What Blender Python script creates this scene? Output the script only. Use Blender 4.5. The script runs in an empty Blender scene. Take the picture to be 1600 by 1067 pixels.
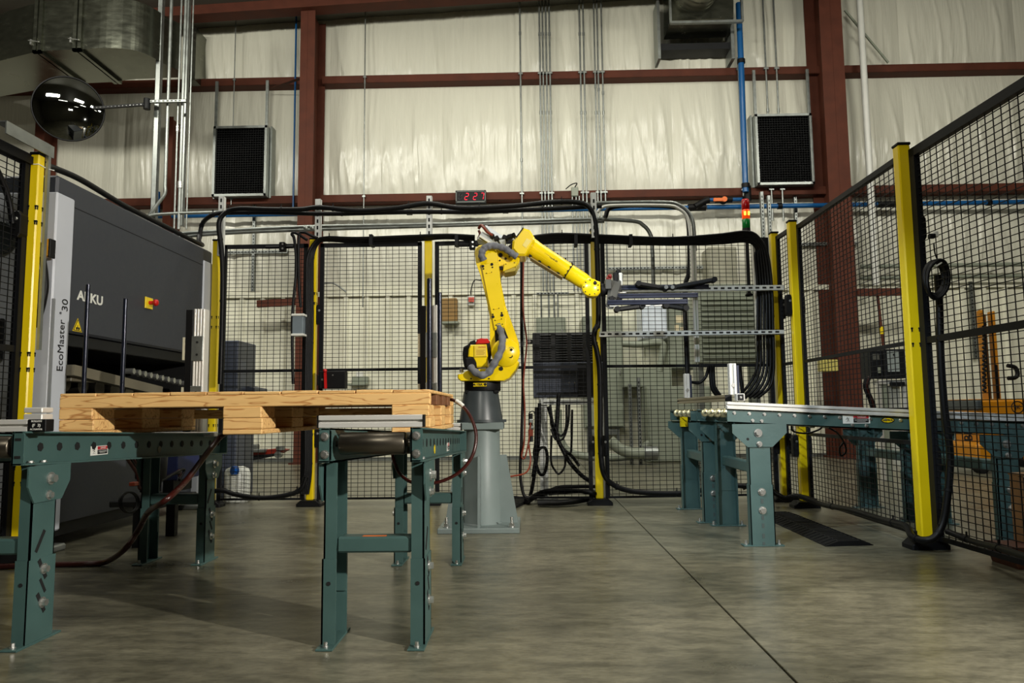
import bpy, math, random
from mathutils import Vector, Matrix, noise
random.seed(7)
SC = bpy.context.scene
COL = SC.collection
V = Vector
PI = math.pi

# ------------------------------------------------------------------ camera
FPX, PITCH, ROLL, YAW, CAMH = 1146.8, 0.09505, -0.0108, 0.0220, 0.677
_f0 = V((-math.sin(YAW), math.cos(YAW), 0)); _r0 = V((math.cos(YAW), math.sin(YAW), 0)); _u0 = V((0, 0, 1))
FWD = _f0*math.cos(PITCH) + _u0*math.sin(PITCH); _u1 = _u0*math.cos(PITCH) - _f0*math.sin(PITCH)
RGT = _r0*math.cos(ROLL) + _u1*math.sin(ROLL); UPV = _u1*math.cos(ROLL) - _r0*math.sin(ROLL)
CPOS = V((0, 0, CAMH))
cd = bpy.data.cameras.new('camera'); cam = bpy.data.objects.new('camera', cd); COL.objects.link(cam)
cd.sensor_width = 36.0; cd.sensor_fit = 'HORIZONTAL'; cd.lens = FPX/1600*36.0; cd.clip_start = 0.05
cam.matrix_world = Matrix(((RGT.x, UPV.x, -FWD.x, 0), (RGT.y, UPV.y, -FWD.y, 0), (RGT.z, UPV.z, -FWD.z, CAMH), (0, 0, 0, 1)))
SC.camera = cam

# ------------------------------------------------------------------ world, lights, exposure
SC.view_settings.view_transform = 'Standard'; SC.view_settings.look = 'None'
SC.view_settings.gamma = 1.0; SC.view_settings.use_curve_mapping = False
SC.view_settings.exposure = 0.12
w = bpy.data.worlds.new('world'); SC.world = w; w.use_nodes = True
w.node_tree.nodes['Background'].inputs[0].default_value = (0.9, 0.95, 1.0, 1)
w.node_tree.nodes['Background'].inputs[1].default_value = 0.02
def lamp(name, kind, loc, target, energy, color, **kw):
    d = bpy.data.lights.new(name, kind); o = bpy.data.objects.new(name, d); COL.objects.link(o)
    o.location = loc; d.energy = energy; d.color = color
    o.rotation_euler = (V(target) - V(loc)).to_track_quat('-Z', 'Y').to_euler()
    for k, v in kw.items(): setattr(d, k, v)
    return o
WARM = (1.0, 0.975, 0.86); COOL = (0.72, 0.87, 1.0)
for (x, e) in ((-5.6, 105), (-2.9, 100), (-0.3, 62), (2.5, 80), (5.6, 85)):          # high-bay row towards the back wall
    lamp('ceiling_lamp', 'AREA', (x, 5.0, 5.6), (x + (0.25 if x > -1 else 0), 10.6, 1.0), e, WARM, shape='RECTANGLE', size=1.2, size_y=0.3)
lamp('ceiling_lamp', 'AREA', (-0.45, 8.0, 5.75), (-0.45, 9.6, 0), 30, WARM, shape='RECTANGLE', size=1.2, size_y=0.3)
lamp('ceiling_lamp', 'AREA', (2.3, 8.0, 5.9), (2.3, 9.4, 0), 26, WARM, shape='RECTANGLE', size=1.2, size_y=0.3)
for (x, y, e) in ((-0.6, 3.0, 30), (3.4, 3.4, 9), (-4.2, 3.2, 12), (0.6, -1.2, 18)):      # high-bay lamps over the cell
    lamp('ceiling_lamp', 'AREA', (x, y, 5.6), (x, y, 0), e, WARM, shape='RECTANGLE', size=1.2, size_y=0.3)
lamp('front_fill_light', 'AREA', (-0.4, -2.6, 4.4), (-0.2, 4.5, 1.0), 75, WARM, shape='RECTANGLE', size=1.2, size_y=0.4)  # added fill light high behind the camera, brightens the front faces
lamp('strobe_right', 'SPOT', (3.3, -0.1, 2.0), (-1.0, 2.8, 0.8), 1000, (1.0, 0.95, 0.86), spot_size=1.12, spot_blend=0.45, shadow_soft_size=0.05)
lamp('strobe_left', 'SPOT', (-1.3, 0.9, 2.9), (1.05, 4.0, 0.88), 470, COOL, spot_size=0.54, spot_blend=0.45, shadow_soft_size=0.05)

lamp('strobe_side', 'SPOT', (5.2, 0.8, 2.4), (2.9, 3.8, 0.62), 150, COOL, spot_size=0.5, spot_blend=0.5, shadow_soft_size=0.05)

# ------------------------------------------------------------------ pixel to point on a real plane
def ray(px, py): return RGT*((px - 800)/FPX) - UPV*((py - 533.5)/FPX) + FWD
def P(px, py, Y): d = ray(px, py); return CPOS + d*(Y/d.y)
def PX(px, py, X): d = ray(px, py); return CPOS + d*(X/d.x)
def PZ(px, py, Z): d = ray(px, py); return CPOS + d*((Z - CAMH)/d.z)

# ------------------------------------------------------------------ materials
MATS = {}
def lin(c):
    return tuple(((x/255)/12.92 if x/255 <= 0.04045 else ((x/255 + 0.055)/1.055)**2.4) for x in c)
def mat(name, rgb, rough=0.5, metal=0.0, var=0.12, scale=6.0, bump=0.0, bscale=60.0, stretch=(1, 1, 1), emit=None, rv=0.1, spec=0.5, coat=0.0):
    if name in MATS: return MATS[name]
    m = bpy.data.materials.new(name); m.use_nodes = True; nt = m.node_tree; N = nt.nodes; L = nt.links
    b = N['Principled BSDF']; c = lin(rgb)
    tc = N.new('ShaderNodeTexCoord'); mp = N.new('ShaderNodeMapping'); mp.inputs['Scale'].default_value = stretch
    L.new(tc.outputs['Object'], mp.inputs[0])
    n = N.new('ShaderNodeTexNoise'); n.inputs['Scale'].default_value = scale; n.inputs['Detail'].default_value = 5
    L.new(mp.outputs[0], n.inputs['Vector'])
    r = N.new('ShaderNodeValToRGB')
    r.color_ramp.elements[0].position = 0.3; r.color_ramp.elements[1].position = 0.7
    r.color_ramp.elements[0].color = (*[x*(1 - var) for x in c], 1); r.color_ramp.elements[1].color = (*[min(1, x*(1 + var)) for x in c], 1)
    L.new(n.outputs['Fac'], r.inputs[0]); L.new(r.outputs[0], b.inputs['Base Color'])
    mr = N.new('ShaderNodeMapRange'); mr.inputs['To Min'].default_value = max(0.03, rough - rv); mr.inputs['To Max'].default_value = min(1, rough + rv)
    L.new(n.outputs['Fac'], mr.inputs[0]); L.new(mr.outputs[0], b.inputs['Roughness'])
    b.inputs['Metallic'].default_value = metal; b.inputs['Specular IOR Level'].default_value = spec
    if coat: b.inputs['Coat Weight'].default_value = coat; b.inputs['Coat Roughness'].default_value = 0.12
    if bump:
        n2 = N.new('ShaderNodeTexNoise'); n2.inputs['Scale'].default_value = bscale; n2.inputs['Detail'].default_value = 4
        L.new(mp.outputs[0], n2.inputs['Vector'])
        bp = N.new('ShaderNodeBump'); bp.inputs['Strength'].default_value = bump; bp.inputs['Distance'].default_value = 0.01
        L.new(n2.outputs['Fac'], bp.inputs['Height']); L.new(bp.outputs[0], b.inputs['Normal'])
    if emit:
        b.inputs['Emission Color'].default_value = (*lin(rgb), 1); b.inputs['Emission Strength'].default_value = emit
    MATS[name] = m; return m
vinyl = mat('vinyl_insulation', (216, 214, 198), 0.25, var=0.03, scale=3, bump=0.55, bscale=6, stretch=(7, 7, 0.3), rv=0.05)
liner = mat('liner_panel_paint', (228, 226, 206), 0.42, var=0.07, scale=2.5)
redsteel = mat('red_oxide_primer', (86, 46, 33), 0.66, var=0.16, scale=5, spec=0.2, bump=0.05)
farwall = mat('far_wall_paint', (92, 88, 76), 0.6, var=0.08, scale=2)
roofm = mat('roof_insulation', (96, 94, 84), 0.6, var=0.1, scale=2)
yellow = mat('safety_yellow_paint', (234, 204, 14), 0.32, var=0.05, scale=4)
robyel = mat('robot_yellow_paint', (244, 212, 6), 0.3, var=0.04, scale=8, coat=0.25)
fence_k = mat('fence_black_powdercoat', (16, 17, 20), 0.5, var=0.1, spec=0.25)
black = mat('black_plastic', (11, 11, 12), 0.55, var=0.2, spec=0.25)
rubber = mat('black_rubber', (16, 16, 16), 0.7, var=0.2, spec=0.2, bump=0.15, bscale=120)
cable = mat('cable_jacket', (12, 12, 13), 0.42, var=0.2, spec=0.22)
galv = mat('galvanised_steel', (146, 150, 146), 0.4, 0.8, var=0.16, scale=14, rv=0.12)
ductm = mat('duct_sheet_metal', (112, 114, 102), 0.24, 0.95, var=0.15, scale=7, stretch=(1, 1, 3), rv=0.1)
alu = mat('aluminium_extrusion', (214, 212, 206), 0.34, 0.3, var=0.05, rv=0.06)
bluealu = mat('dark_blue_profile', (32, 38, 58), 0.35, 0.3, var=0.12)
green = mat('conveyor_green_paint', (62, 88, 85), 0.42, var=0.08, scale=9, bump=0.03)
zinc = mat('zinc_bolt', (208, 208, 204), 0.28, 0.9, var=0.08)
brass = mat('yellow_zinc', (200, 192, 152), 0.32, 0.8, var=0.1)
rollerm = mat('roller_steel', (92, 86, 76), 0.33, 0.9, var=0.22, scale=7, stretch=(1, 6, 1), rv=0.12)
bluepipe = mat('blue_pipe_paint', (18, 84, 140), 0.32, var=0.06)
grey_ped = mat('pedestal_grey_paint', (118, 130, 128), 0.45, var=0.08, scale=5, bump=0.04)
grey_dk = mat('robot_grey_paint', (62, 68, 70), 0.33, var=0.1, scale=8)
sleeve = mat('grey_hose_sleeve', (104, 106, 112), 0.6, var=0.25, scale=22, bump=0.5, bscale=40)
mach_dk = mat('machine_anthracite', (52, 55, 62), 0.5, var=0.05, scale=40, bump=0.05, bscale=300)
mach_lt = mat('machine_light_grey', (190, 194, 202), 0.45, var=0.03, scale=6)
cabgrey = mat('cabinet_grey_green', (138, 144, 128), 0.45, var=0.06)
cabblack = mat('cabinet_black', (20, 21, 23), 0.5, var=0.12, spec=0.3)
cabblue = mat('cabinet_blue_grey', (62, 68, 82), 0.42, var=0.1)
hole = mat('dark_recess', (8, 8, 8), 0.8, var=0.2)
white = mat('white_plastic', (222, 222, 214), 0.4, var=0.04)
red = mat('red_plastic', (196, 24, 22), 0.35, var=0.08)
orange = mat('orange_plastic', (224, 108, 24), 0.38, var=0.08)
hosered = mat('red_brown_hose', (60, 20, 16), 0.3, var=0.15)
hoseorange = mat('orange_red_hose', (122, 48, 26), 0.4, var=0.12)
stacky = mat('stacker_yellow_paint', (180, 116, 12), 0.4, var=0.1)
card = mat('cardboard', (148, 116, 66), 0.7, var=0.1)
mirror = mat('mirror_face', (150, 152, 148), 0.03, 1.0, var=0.01, rv=0.0)
jug = mat('white_jug', (206, 208, 200), 0.4, var=0.05)
def emitmat(name, rgb, s, base=None):
    m = mat(name, rgb, 0.3, emit=s, var=0.05); return m

def wood_mat(name, base, dark, seed):
    m = bpy.data.materials.new(name); m.use_nodes = True; nt = m.node_tree; N = nt.nodes; L = nt.links; b = N['Principled BSDF']
    tc = N.new('ShaderNodeTexCoord'); mp = N.new('ShaderNodeMapping'); mp.inputs['Scale'].default_value = (0.9, 6, 6); mp.inputs['Location'].default_value = (seed, seed*1.7, seed*0.6)
    L.new(tc.outputs['Object'], mp.inputs[0])
    n0 = N.new('ShaderNodeTexNoise'); n0.inputs['Scale'].default_value = 2.6; n0.inputs['Detail'].default_value = 3; L.new(mp.outputs[0], n0.inputs['Vector'])
    mul = N.new('ShaderNodeMath'); mul.operation = 'MULTIPLY'; mul.inputs[1].default_value = 9.0; L.new(n0.outputs['Fac'], mul.inputs[0])
    fr = N.new('ShaderNodeMath'); fr.operation = 'FRACT'; L.new(mul.outputs[0], fr.inputs[0])
    r = N.new('ShaderNodeValToRGB'); e = r.color_ramp.elements
    e[0].position = 0.0; e[0].color = (*lin(base), 1); e[1].position = 1.0; e[1].color = (*lin(base), 1)
    k = e.new(0.72); k.color = (*lin(base), 1); k = e.new(0.88); k.color = (*lin(dark), 1)
    L.new(fr.outputs[0], r.inputs[0])
    n1 = N.new('ShaderNodeTexNoise'); n1.inputs['Scale'].default_value = 14; n1.inputs['Detail'].default_value = 6; L.new(mp.outputs[0], n1.inputs['Vector'])
    mx = N.new('ShaderNodeMixRGB'); mx.blend_type = 'MULTIPLY'; mx.inputs[0].default_value = 0.35
    r2 = N.new('ShaderNodeValToRGB'); r2.color_ramp.elements[0].position = 0.35; r2.color_ramp.elements[1].position = 0.65; r2.color_ramp.elements[0].color = (0.8, 0.76, 0.7, 1)
    L.new(n1.outputs['Fac'], r2.inputs[0]); L.new(r.outputs[0], mx.inputs[1]); L.new(r2.outputs[0], mx.inputs[2])
    L.new(mx.outputs[0], b.inputs['Base Color']); b.inputs['Roughness'].default_value = 0.62
    return m
woods = [wood_mat('pine_board', (234, 190, 124), (186, 128, 68), s) for s in (0.3, 4.1, 9.7)]

def floor_mat():
    m = bpy.data.materials.new('polished_concrete'); m.use_nodes = True; nt = m.node_tree; N = nt.nodes; L = nt.links; b = N['Principled BSDF']
    g = N.new('ShaderNodeNewGeometry'); mp = N.new('ShaderNodeMapping'); mp.inputs['Scale'].default_value = (0.55, 1.3, 1); mp.inputs['Rotation'].default_value = (0, 0, 0.15)
    L.new(g.outputs['Position'], mp.inputs[0])
    n = N.new('ShaderNodeTexNoise'); n.inputs['Scale'].default_value = 2.2; n.inputs['Detail'].default_value = 9; n.inputs['Roughness'].default_value = 0.65; n.inputs['Distortion'].default_value = 0.6
    L.new(mp.outputs[0], n.inputs['Vector'])
    r = N.new('ShaderNodeValToRGB'); e = r.color_ramp.elements
    e[0].position = 0.32; e[0].color = (*lin((86, 84, 69)), 1); e[1].position = 0.68; e[1].color = (*lin((134, 130, 110)), 1)
    L.new(n.outputs['Fac'], r.inputs[0])
    n2 = N.new('ShaderNodeTexNoise'); n2.inputs['Scale'].default_value = 18; n2.inputs['Detail'].default_value = 8; L.new(mp.outputs[0], n2.inputs['Vector'])
    r2 = N.new('ShaderNodeValToRGB'); r2.color_ramp.elements[0].position = 0.36; r2.color_ramp.elements[0].color = (0.5, 0.5, 0.5, 1); r2.color_ramp.elements[1].position = 0.6
    L.new(n2.outputs['Fac'], r2.inputs[0])
    mx = N.new('ShaderNodeMixRGB'); mx.blend_type = 'MULTIPLY'; mx.inputs[0].default_value = 0.75; L.new(r.outputs[0], mx.inputs[1]); L.new(r2.outputs[0], mx.inputs[2])
    n4 = N.new('ShaderNodeTexNoise'); n4.inputs['Scale'].default_value = 70; n4.inputs['Detail'].default_value = 6; L.new(mp.outputs[0], n4.inputs['Vector'])
    r4 = N.new('ShaderNodeValToRGB'); r4.color_ramp.elements[0].position = 0.38; r4.color_ramp.elements[0].color = (0.62, 0.62, 0.6, 1); r4.color_ramp.elements[1].position = 0.56
    L.new(n4.outputs['Fac'], r4.inputs[0]); m4 = N.new('ShaderNodeMixRGB'); m4.blend_type = 'MULTIPLY'; m4.inputs[0].default_value = 0.6; L.new(mx.outputs[0], m4.inputs[1]); L.new(r4.outputs[0], m4.inputs[2]); mx = m4
    # small dark stains
    vo = N.new('ShaderNodeTexNoise'); vo.inputs['Scale'].default_value = 7.5; vo.inputs['Detail'].default_value = 4; L.new(mp.outputs[0], vo.inputs['Vector'])
    r3 = N.new('ShaderNodeValToRGB'); r3.color_ramp.elements[0].position = 0.70; r3.color_ramp.elements[0].color = (1, 1, 1, 1); r3.color_ramp.elements[1].position = 0.78; r3.color_ramp.elements[1].color = (0.35, 0.32, 0.28, 1)
    L.new(vo.outputs['Fac'], r3.inputs[0])
    m2 = N.new('ShaderNodeMixRGB'); m2.blend_type = 'MULTIPLY'; m2.inputs[0].default_value = 0.8; L.new(mx.outputs[0], m2.inputs[1]); L.new(r3.outputs[0], m2.inputs[2])
    L.new(m2.outputs[0], b.inputs['Base Color'])
    mr = N.new('ShaderNodeMapRange'); mr.inputs['To Min'].default_value = 0.2; mr.inputs['To Max'].default_value = 0.42; L.new(n.outputs['Fac'], mr.inputs[0]); L.new(mr.outputs[0], b.inputs['Roughness'])
    bp = N.new('ShaderNodeBump'); bp.inputs['Strength'].default_value = 0.12; bp.inputs['Distance'].default_value = 0.01; L.new(n2.outputs['Fac'], bp.inputs['Height']); L.new(bp.outputs[0], b.inputs['Normal'])
    return m
concrete = floor_mat()

# ------------------------------------------------------------------ mesh building
ORG = {}
def spline(pts, k=6):
    pts = [V(p) for p in pts]
    if len(pts) < 3: return pts
    out = []
    for i in range(len(pts) - 1):
        a = pts[i - 1] if i else pts[0]*2 - pts[1]; b = pts[i]; c = pts[i + 1]; d = pts[i + 2] if i + 2 < len(pts) else pts[-1]*2 - pts[-2]
        for j in range(k):
            t = j/k
            out.append(0.5*((2*b) + (c - a)*t + (2*a - 5*b + 4*c - d)*t*t + (3*b - a - 3*c + d)*t**3))
    out.append(pts[-1]); return out
class MB:
    def __init__(s): s.v = []; s.f = []; s.sm = []
    def add(s, vs, fs, sm=False):
        k = len(s.v); s.v += [V(v) for v in vs]; s.f += [tuple(i + k for i in f) for f in fs]; s.sm += [sm]*len(fs); return s
    def box(s, x0, x1, y0, y1, z0, z1, b=0.0):
        return s.obox(V(((x0 + x1)/2, (y0 + y1)/2, (z0 + z1)/2)), (abs(x1 - x0), abs(y1 - y0), abs(z1 - z0)), None, b)
    def obox(s, c, size, R=None, b=0.0):
        hx, hy, hz = [a/2 for a in size]; c = V(c); R = R or Matrix.Identity(3)
        b = min(b, hx*0.45, hy*0.45, hz*0.45)
        if b <= 0:
            vs = [c + R @ V((x*hx, y*hy, z*hz)) for x in (-1, 1) for y in (-1, 1) for z in (-1, 1)]
            return s.add(vs, [(0, 1, 3, 2), (4, 6, 7, 5), (0, 4, 5, 1), (2, 3, 7, 6), (0, 2, 6, 4), (1, 5, 7, 3)])
        vs = []; idx = {}
        for x in (-1, 1):
            for y in (-1, 1):
                for z in (-1, 1):
                    for a in range(3):
                        q = [x*(hx - b), y*(hy - b), z*(hz - b)]; q[a] = (x, y, z)[a]*(hx, hy, hz)[a]
                        idx[(x, y, z, a)] = len(vs); vs.append(c + R @ V(q))
        fs = []
        for a in range(3):
            o = [i for i in range(3) if i != a]
            for sg in (-1, 1):
                q = []
                for (p, r) in ((-1, -1), (1, -1), (1, 1), (-1, 1)):
                    k = [0, 0, 0]; k[a] = sg; k[o[0]] = p; k[o[1]] = r; q.append(idx[(*k, a)])
                fs.append(tuple(q))
        for a in range(3):
            o = [i for i in range(3) if i != a]
            for p in (-1, 1):
                for r in (-1, 1):
                    k0 = [0, 0, 0]; k0[a] = -1; k0[o[0]] = p; k0[o[1]] = r; k1 = list(k0); k1[a] = 1
                    fs.append((idx[(*k0, o[0])], idx[(*k1, o[0])], idx[(*k1, o[1])], idx[(*k0, o[1])]))
        for x in (-1, 1):
            for y in (-1, 1):
                for z in (-1, 1): fs.append(tuple(idx[(x, y, z, a)] for a in range(3)))
        return s.add(vs, fs)
    def bar(s, p, q, w, h, up=(0, 0, 1), b=0.0):
        p = V(p); q = V(q); d = (q - p); L = d.length; x = d.normalized(); y = V(up).cross(x)
        if y.length < 1e-4: y = V((0, 1, 0)).cross(x)
        y.normalize(); z = x.cross(y)
        R = Matrix((x, y, z)).transposed()
        return s.obox((p + q)/2, (L, w, h), R, b)
    def cyl(s, p, q, r, r2=None, n=16, cap=True, sm=True):
        p = V(p); q = V(q); r2 = r if r2 is None else r2; d = (q - p).normalized(); a = d.orthogonal().normalized(); c = d.cross(a)
        vs = []
        for i in range(n):
            t = 2*PI*i/n; e = a*math.cos(t) + c*math.sin(t); vs += [p + e*r, q + e*r2]
        s.add(vs, [(2*i, 2*((i + 1) % n), 2*((i + 1) % n) + 1, 2*i + 1) for i in range(n)], sm)
        if cap:
            s.add(vs[0::2], [tuple(range(n - 1, -1, -1))]); s.add(vs[1::2], [tuple(range(n))])
        return s
    def tube(s, pts, r, n=8, k=6, sm=True):
        pts = spline(pts, k) if k else [V(p) for p in pts]
        pr = None; vs = []
        for i, p in enumerate(pts):
            d = (pts[min(i + 1, len(pts) - 1)] - pts[max(i - 1, 0)]).normalized()
            a = d.orthogonal().normalized() if pr is None else (pr - d*pr.dot(d))
            if a.length < 1e-5: a = d.orthogonal()
            a.normalize(); pr = a; c = d.cross(a); rr = r(i/(len(pts) - 1)) if callable(r) else r
            vs += [p + (a*math.cos(2*PI*j/n) + c*math.sin(2*PI*j/n))*rr for j in range(n)]
        m = len(pts); fs = [(i*n + j, i*n + (j + 1) % n, (i + 1)*n + (j + 1) % n, (i + 1)*n + j) for i in range(m - 1) for j in range(n)]
        s.add(vs, fs, sm); s.add(vs[:n], [tuple(range(n - 1, -1, -1))]); s.add(vs[-n:], [tuple(range(n))]); return s
    def prism(s, A, d, b=0.0):
        # polygon A (3-D points) extruded by vector d
        A = [V(p) for p in A]; d = V(d); n = len(A)
        nrm = V((0, 0, 0))
        for i in range(n): nrm += A[i].cross(A[(i + 1) % n])
        if nrm.dot(d) > 0: A = A[::-1]
        B = [p + d for p in A]
        if b > 0:
            c = sum(A, V((0, 0, 0)))/n; dn = d.normalized()
            def inset(p): e = (c - p); return p + e.normalized()*min(b, e.length*0.3)
            A2 = [inset(p) - 0*dn for p in A]; B2 = [inset(p) for p in B]; A1 = [p + dn*b for p in A]; B1 = [p - dn*b for p in B]
            vs = A2 + A1 + B1 + B2
            fs = [tuple(range(n)), tuple(range(4*n - 1, 3*n - 1, -1))]
            for k in range(3): fs += [(k*n + i, (k + 1)*n + i, (k + 1)*n + (i + 1) % n, k*n + (i + 1) % n) for i in range(n)]
            return s.add(vs, fs)
        return s.add(A + B, [tuple(range(n)), tuple(range(2*n - 1, n - 1, -1))] + [(i, n + i, n + (i + 1) % n, (i + 1) % n) for i in range(n)])
    def lathe(s, prof, c, n=28, ax=(0, 0, 1), sm=True):
        # prof: (radius, height) along ax
        ax = V(ax).normalized(); a = ax.orthogonal().normalized(); e = ax.cross(a); c = V(c); vs = []
        for (r, h) in prof: vs += [c + ax*h + (a*math.cos(2*PI*j/n) + e*math.sin(2*PI*j/n))*max(r, 1e-5) for j in range(n)]
        return s.add(vs, [(i*n + j, i*n + (j + 1) % n, (i + 1)*n + (j + 1) % n, (i + 1)*n + j) for i in range(len(prof) - 1) for j in range(n)], sm)
    def ball(s, c, r, n=12):
        pr = [(r*math.sin(PI*i/8), -r*math.cos(PI*i/8)) for i in range(9)]; return s.lathe(pr, c, n)
    def build(s, name, m, parent=None, label=None, cat=None, group=None, kind=None):
        if parent is not None: o0 = ORG[parent.name]
        else:
            xs = [v.x for v in s.v]; ys = [v.y for v in s.v]; zs = [v.z for v in s.v]
            o0 = V(((min(xs) + max(xs))/2, (min(ys) + max(ys))/2, min(zs)))
        me = bpy.data.meshes.new(name); me.from_pydata([v - o0 for v in s.v], [], s.f)
        me.polygons.foreach_set('use_smooth', s.sm); me.materials.append(m); me.update()
        o = bpy.data.objects.new(name, me); COL.objects.link(o)
        ORG[o.name] = o0
        if parent is not None: o.parent = parent
        else: o.location = o0
        return tag(o, label, cat, group, kind)
def tag(o, label=None, cat=None, group=None, kind=None):
    if label: o['label'] = label
    if cat: o['category'] = cat
    if group: o['group'] = group
    if kind: o['kind'] = kind
    return o
def thing(name, loc, label, cat, group=None):
    o = bpy.data.objects.new(name, None); COL.objects.link(o); o.location = V(loc); o.empty_display_size = 0.1
    ORG[o.name] = V(loc); return tag(o, label, cat, group)
def text(s, p, size, right, up, m, parent, name='lettering', ext=0.0006, align='CENTER', bold=0.0):
    cu = bpy.data.curves.new(name, 'FONT'); cu.body = s; cu.size = size; cu.extrude = ext; cu.align_x = align; cu.align_y = 'CENTER'; cu.offset = bold; cu.resolution_u = 3
    t = bpy.data.objects.new(name + '_src', cu); COL.objects.link(t)
    dg = bpy.context.evaluated_depsgraph_get(); me = bpy.data.meshes.new_from_object(t.evaluated_get(dg))
    bpy.data.objects.remove(t); right = V(right).normalized(); up = V(up).normalized(); nn = right.cross(up)
    M = Matrix((right, up, nn)).transposed()
    o0 = ORG[parent.name]
    for v in me.vertices: v.co = M @ v.co + V(p) - o0
    me.materials.clear(); me.materials.append(m)
    o = bpy.data.objects.new(name, me); COL.objects.link(o); o.parent = parent; ORG[o.name] = o0; return o
Xv, Yv, Zv = V((1, 0, 0)), V((0, 1, 0)), V((0, 0, 1))
def bolt(parent, p, n, r=0.008, h=0.008, name='bolt', m=None):
    b = MB(); p = V(p); n = V(n).normalized()
    b.cyl(p, p + n*h*0.35, r*1.5, n=12); b.cyl(p + n*h*0.35, p + n*h*1.3, r, n=6, sm=False)
    return b.build(name, m or zinc, parent)
def disc(b, p, n, r, h=0.001, k=12):
    p = V(p); n = V(n).normalized(); b.cyl(p, p + n*h, r, n=k, sm=False); return b

# ================================================================== SETTING
WY = 10.6
b = MB(); b.box(-9, 9, -4.2, WY + 0.2, -0.12, -0.012)
floor = b.build('floor', hole, kind='structure')
for (x0, x1, y0, y1) in ((-9, 0.652, -4.2, 2.829), (0.6585, 9, -4.2, 2.829), (-9, 0.652, 2.831, WY + 0.2), (0.6585, 9, 2.831, WY + 0.2)):
    b = MB(); b.box(x0, x1, y0, y1, -0.012, 0, 0.0015); b.build('concrete_slab', concrete, floor)

zc = P(800, 456, WY).z                       # cap of the liner panels
zl1 = P(800, 316, WY).z; zl0 = P(800, 299.5, WY - 0.2).z
zu1 = P(800, 136.5, WY).z; zu0 = P(800, 113, WY - 0.2).z
ROOF0 = P(400, 40, WY); rs = 0.045
def roofz(x): return ROOF0.z + (x - ROOF0.x)*rs
b = MB(); b.box(-9, 9, WY, WY + 0.2, 0, 8.2)
wall = b.build('wall_back', vinyl, kind='structure')
def crease(x, z, z0, z1, seed):
    t = (z - z0)/(z1 - z0)
    base = 0.06*math.sin(PI*min(1, max(0, t)))
    n = noise.noise(V(((x + 0.07*z)*5.0 + seed, z*0.45, seed))); n2 = noise.noise(V(((x + 0.1*z)*15.0, z*0.9, seed + 9)))
    r = (1 - abs(n)*2.2); r2 = (1 - abs(n2)*2.4)
    k = 0.35 + 0.65*(1 - t)
    big = noise.noise(V((x*0.9, z*0.7, seed + 3)))
    return base + min(1, 6*t, 6*(1 - t))*(0.038*max(0, r)**8 + 0.02*max(0, r2)**8)*k + 0.03*big*math.sin(PI*t)
seams = [-9.0, -7.6, -6.03, -4.33, -2.93, -1.23, 0.47, 2.17, 3.87, 5.57, 7.27, 9.0]
bays = [(zc, zl0 - 0.112), (zl0 - 0.112, zu0 - 0.112), (zu0 - 0.112, None)]
for bi, (z0, z1) in enumerate(bays):
    for si in range(len(seams) - 1):
        xa, xb = seams[si], seams[si + 1]; top = z1 or roofz((xa + xb)/2) + 0.1
        nx = max(2, int((xb - xa)/0.022)) if -6.2 < xa < 7.2 else 12
        nz = int((top - z0)/0.075); vs = []; sd = bi*13.3 + si*5.1
        for j in range(nz + 1):
            for i in range(nx + 1):
                x = xa + (xb - xa)*i/nx; z = z0 + (top - z0)*j/nz
                edge = min(1, min(i, nx - i)/6)
                vs.append((x, WY - 0.004 - crease(x, z, z0, top, sd)*(0.25 + 0.75*edge), z))
        b = MB(); b.add(vs, [(j*(nx + 1) + i, j*(nx + 1) + i + 1, (j + 1)*(nx + 1) + i + 1, (j + 1)*(nx + 1) + i) for j in range(nz) for i in range(nx)], True)
        b.build('insulation_panel', vinyl, wall)
# ribbed liner panels below
x = -9.0
while x < 8.9:
    b = MB(); xs = []
    for k in range(3):
        q = x + k*0.305
        xs += [(q, 0), (q + 0.215, 0), (q + 0.235, 0.034), (q + 0.285, 0.034), (q + 0.305, 0)]
    lo = [(a, WY - 0.07 - d, 0.0) for a, d in xs]; hi = [(a, WY - 0.07 - d, zc) for a, d in xs]; n = len(xs)
    b.add(lo + hi, [(i, i + 1, n + i + 1, n + i) for i in range(n - 1)])
    b.build('liner_panel', liner, wall); x += 0.915
b = MB(); b.box(-9, 9, WY - 0.115, WY - 0.02, zc - 0.012, zc + 0.02); b.box(-9, 9, WY - 0.118, WY - 0.112, zc - 0.05, zc + 0.02)
b.build('liner_cap', liner, wall)
b = MB(); b.box(-9, 9, WY - 0.112, WY - 0.108, 0, 0.05); b.build('baseboard_back', galv, kind='structure')
# other walls close the hall
for nm, bx in (('wall_left', (-9.2, -9, -4.2, WY + 0.2, 0, 8.2)), ('wall_right', (9, 9.2, -4.2, WY + 0.2, 0, 8.2)), ('wall_front', (-9, 9, -4.4, -4.2, 0, 8.2))):
    b = MB(); b.box(*bx); b.build(nm, farwall, kind='structure')
b = MB()
b.prism([(-9, -4.4, roofz(-9)), (9, -4.4, roofz(9)), (9, -4.4, roofz(9) + 0.15), (-9, -4.4, roofz(-9) + 0.15)], (0, WY + 4.6, 0))
b.build('ceiling', roofm, kind='structure')

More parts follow.
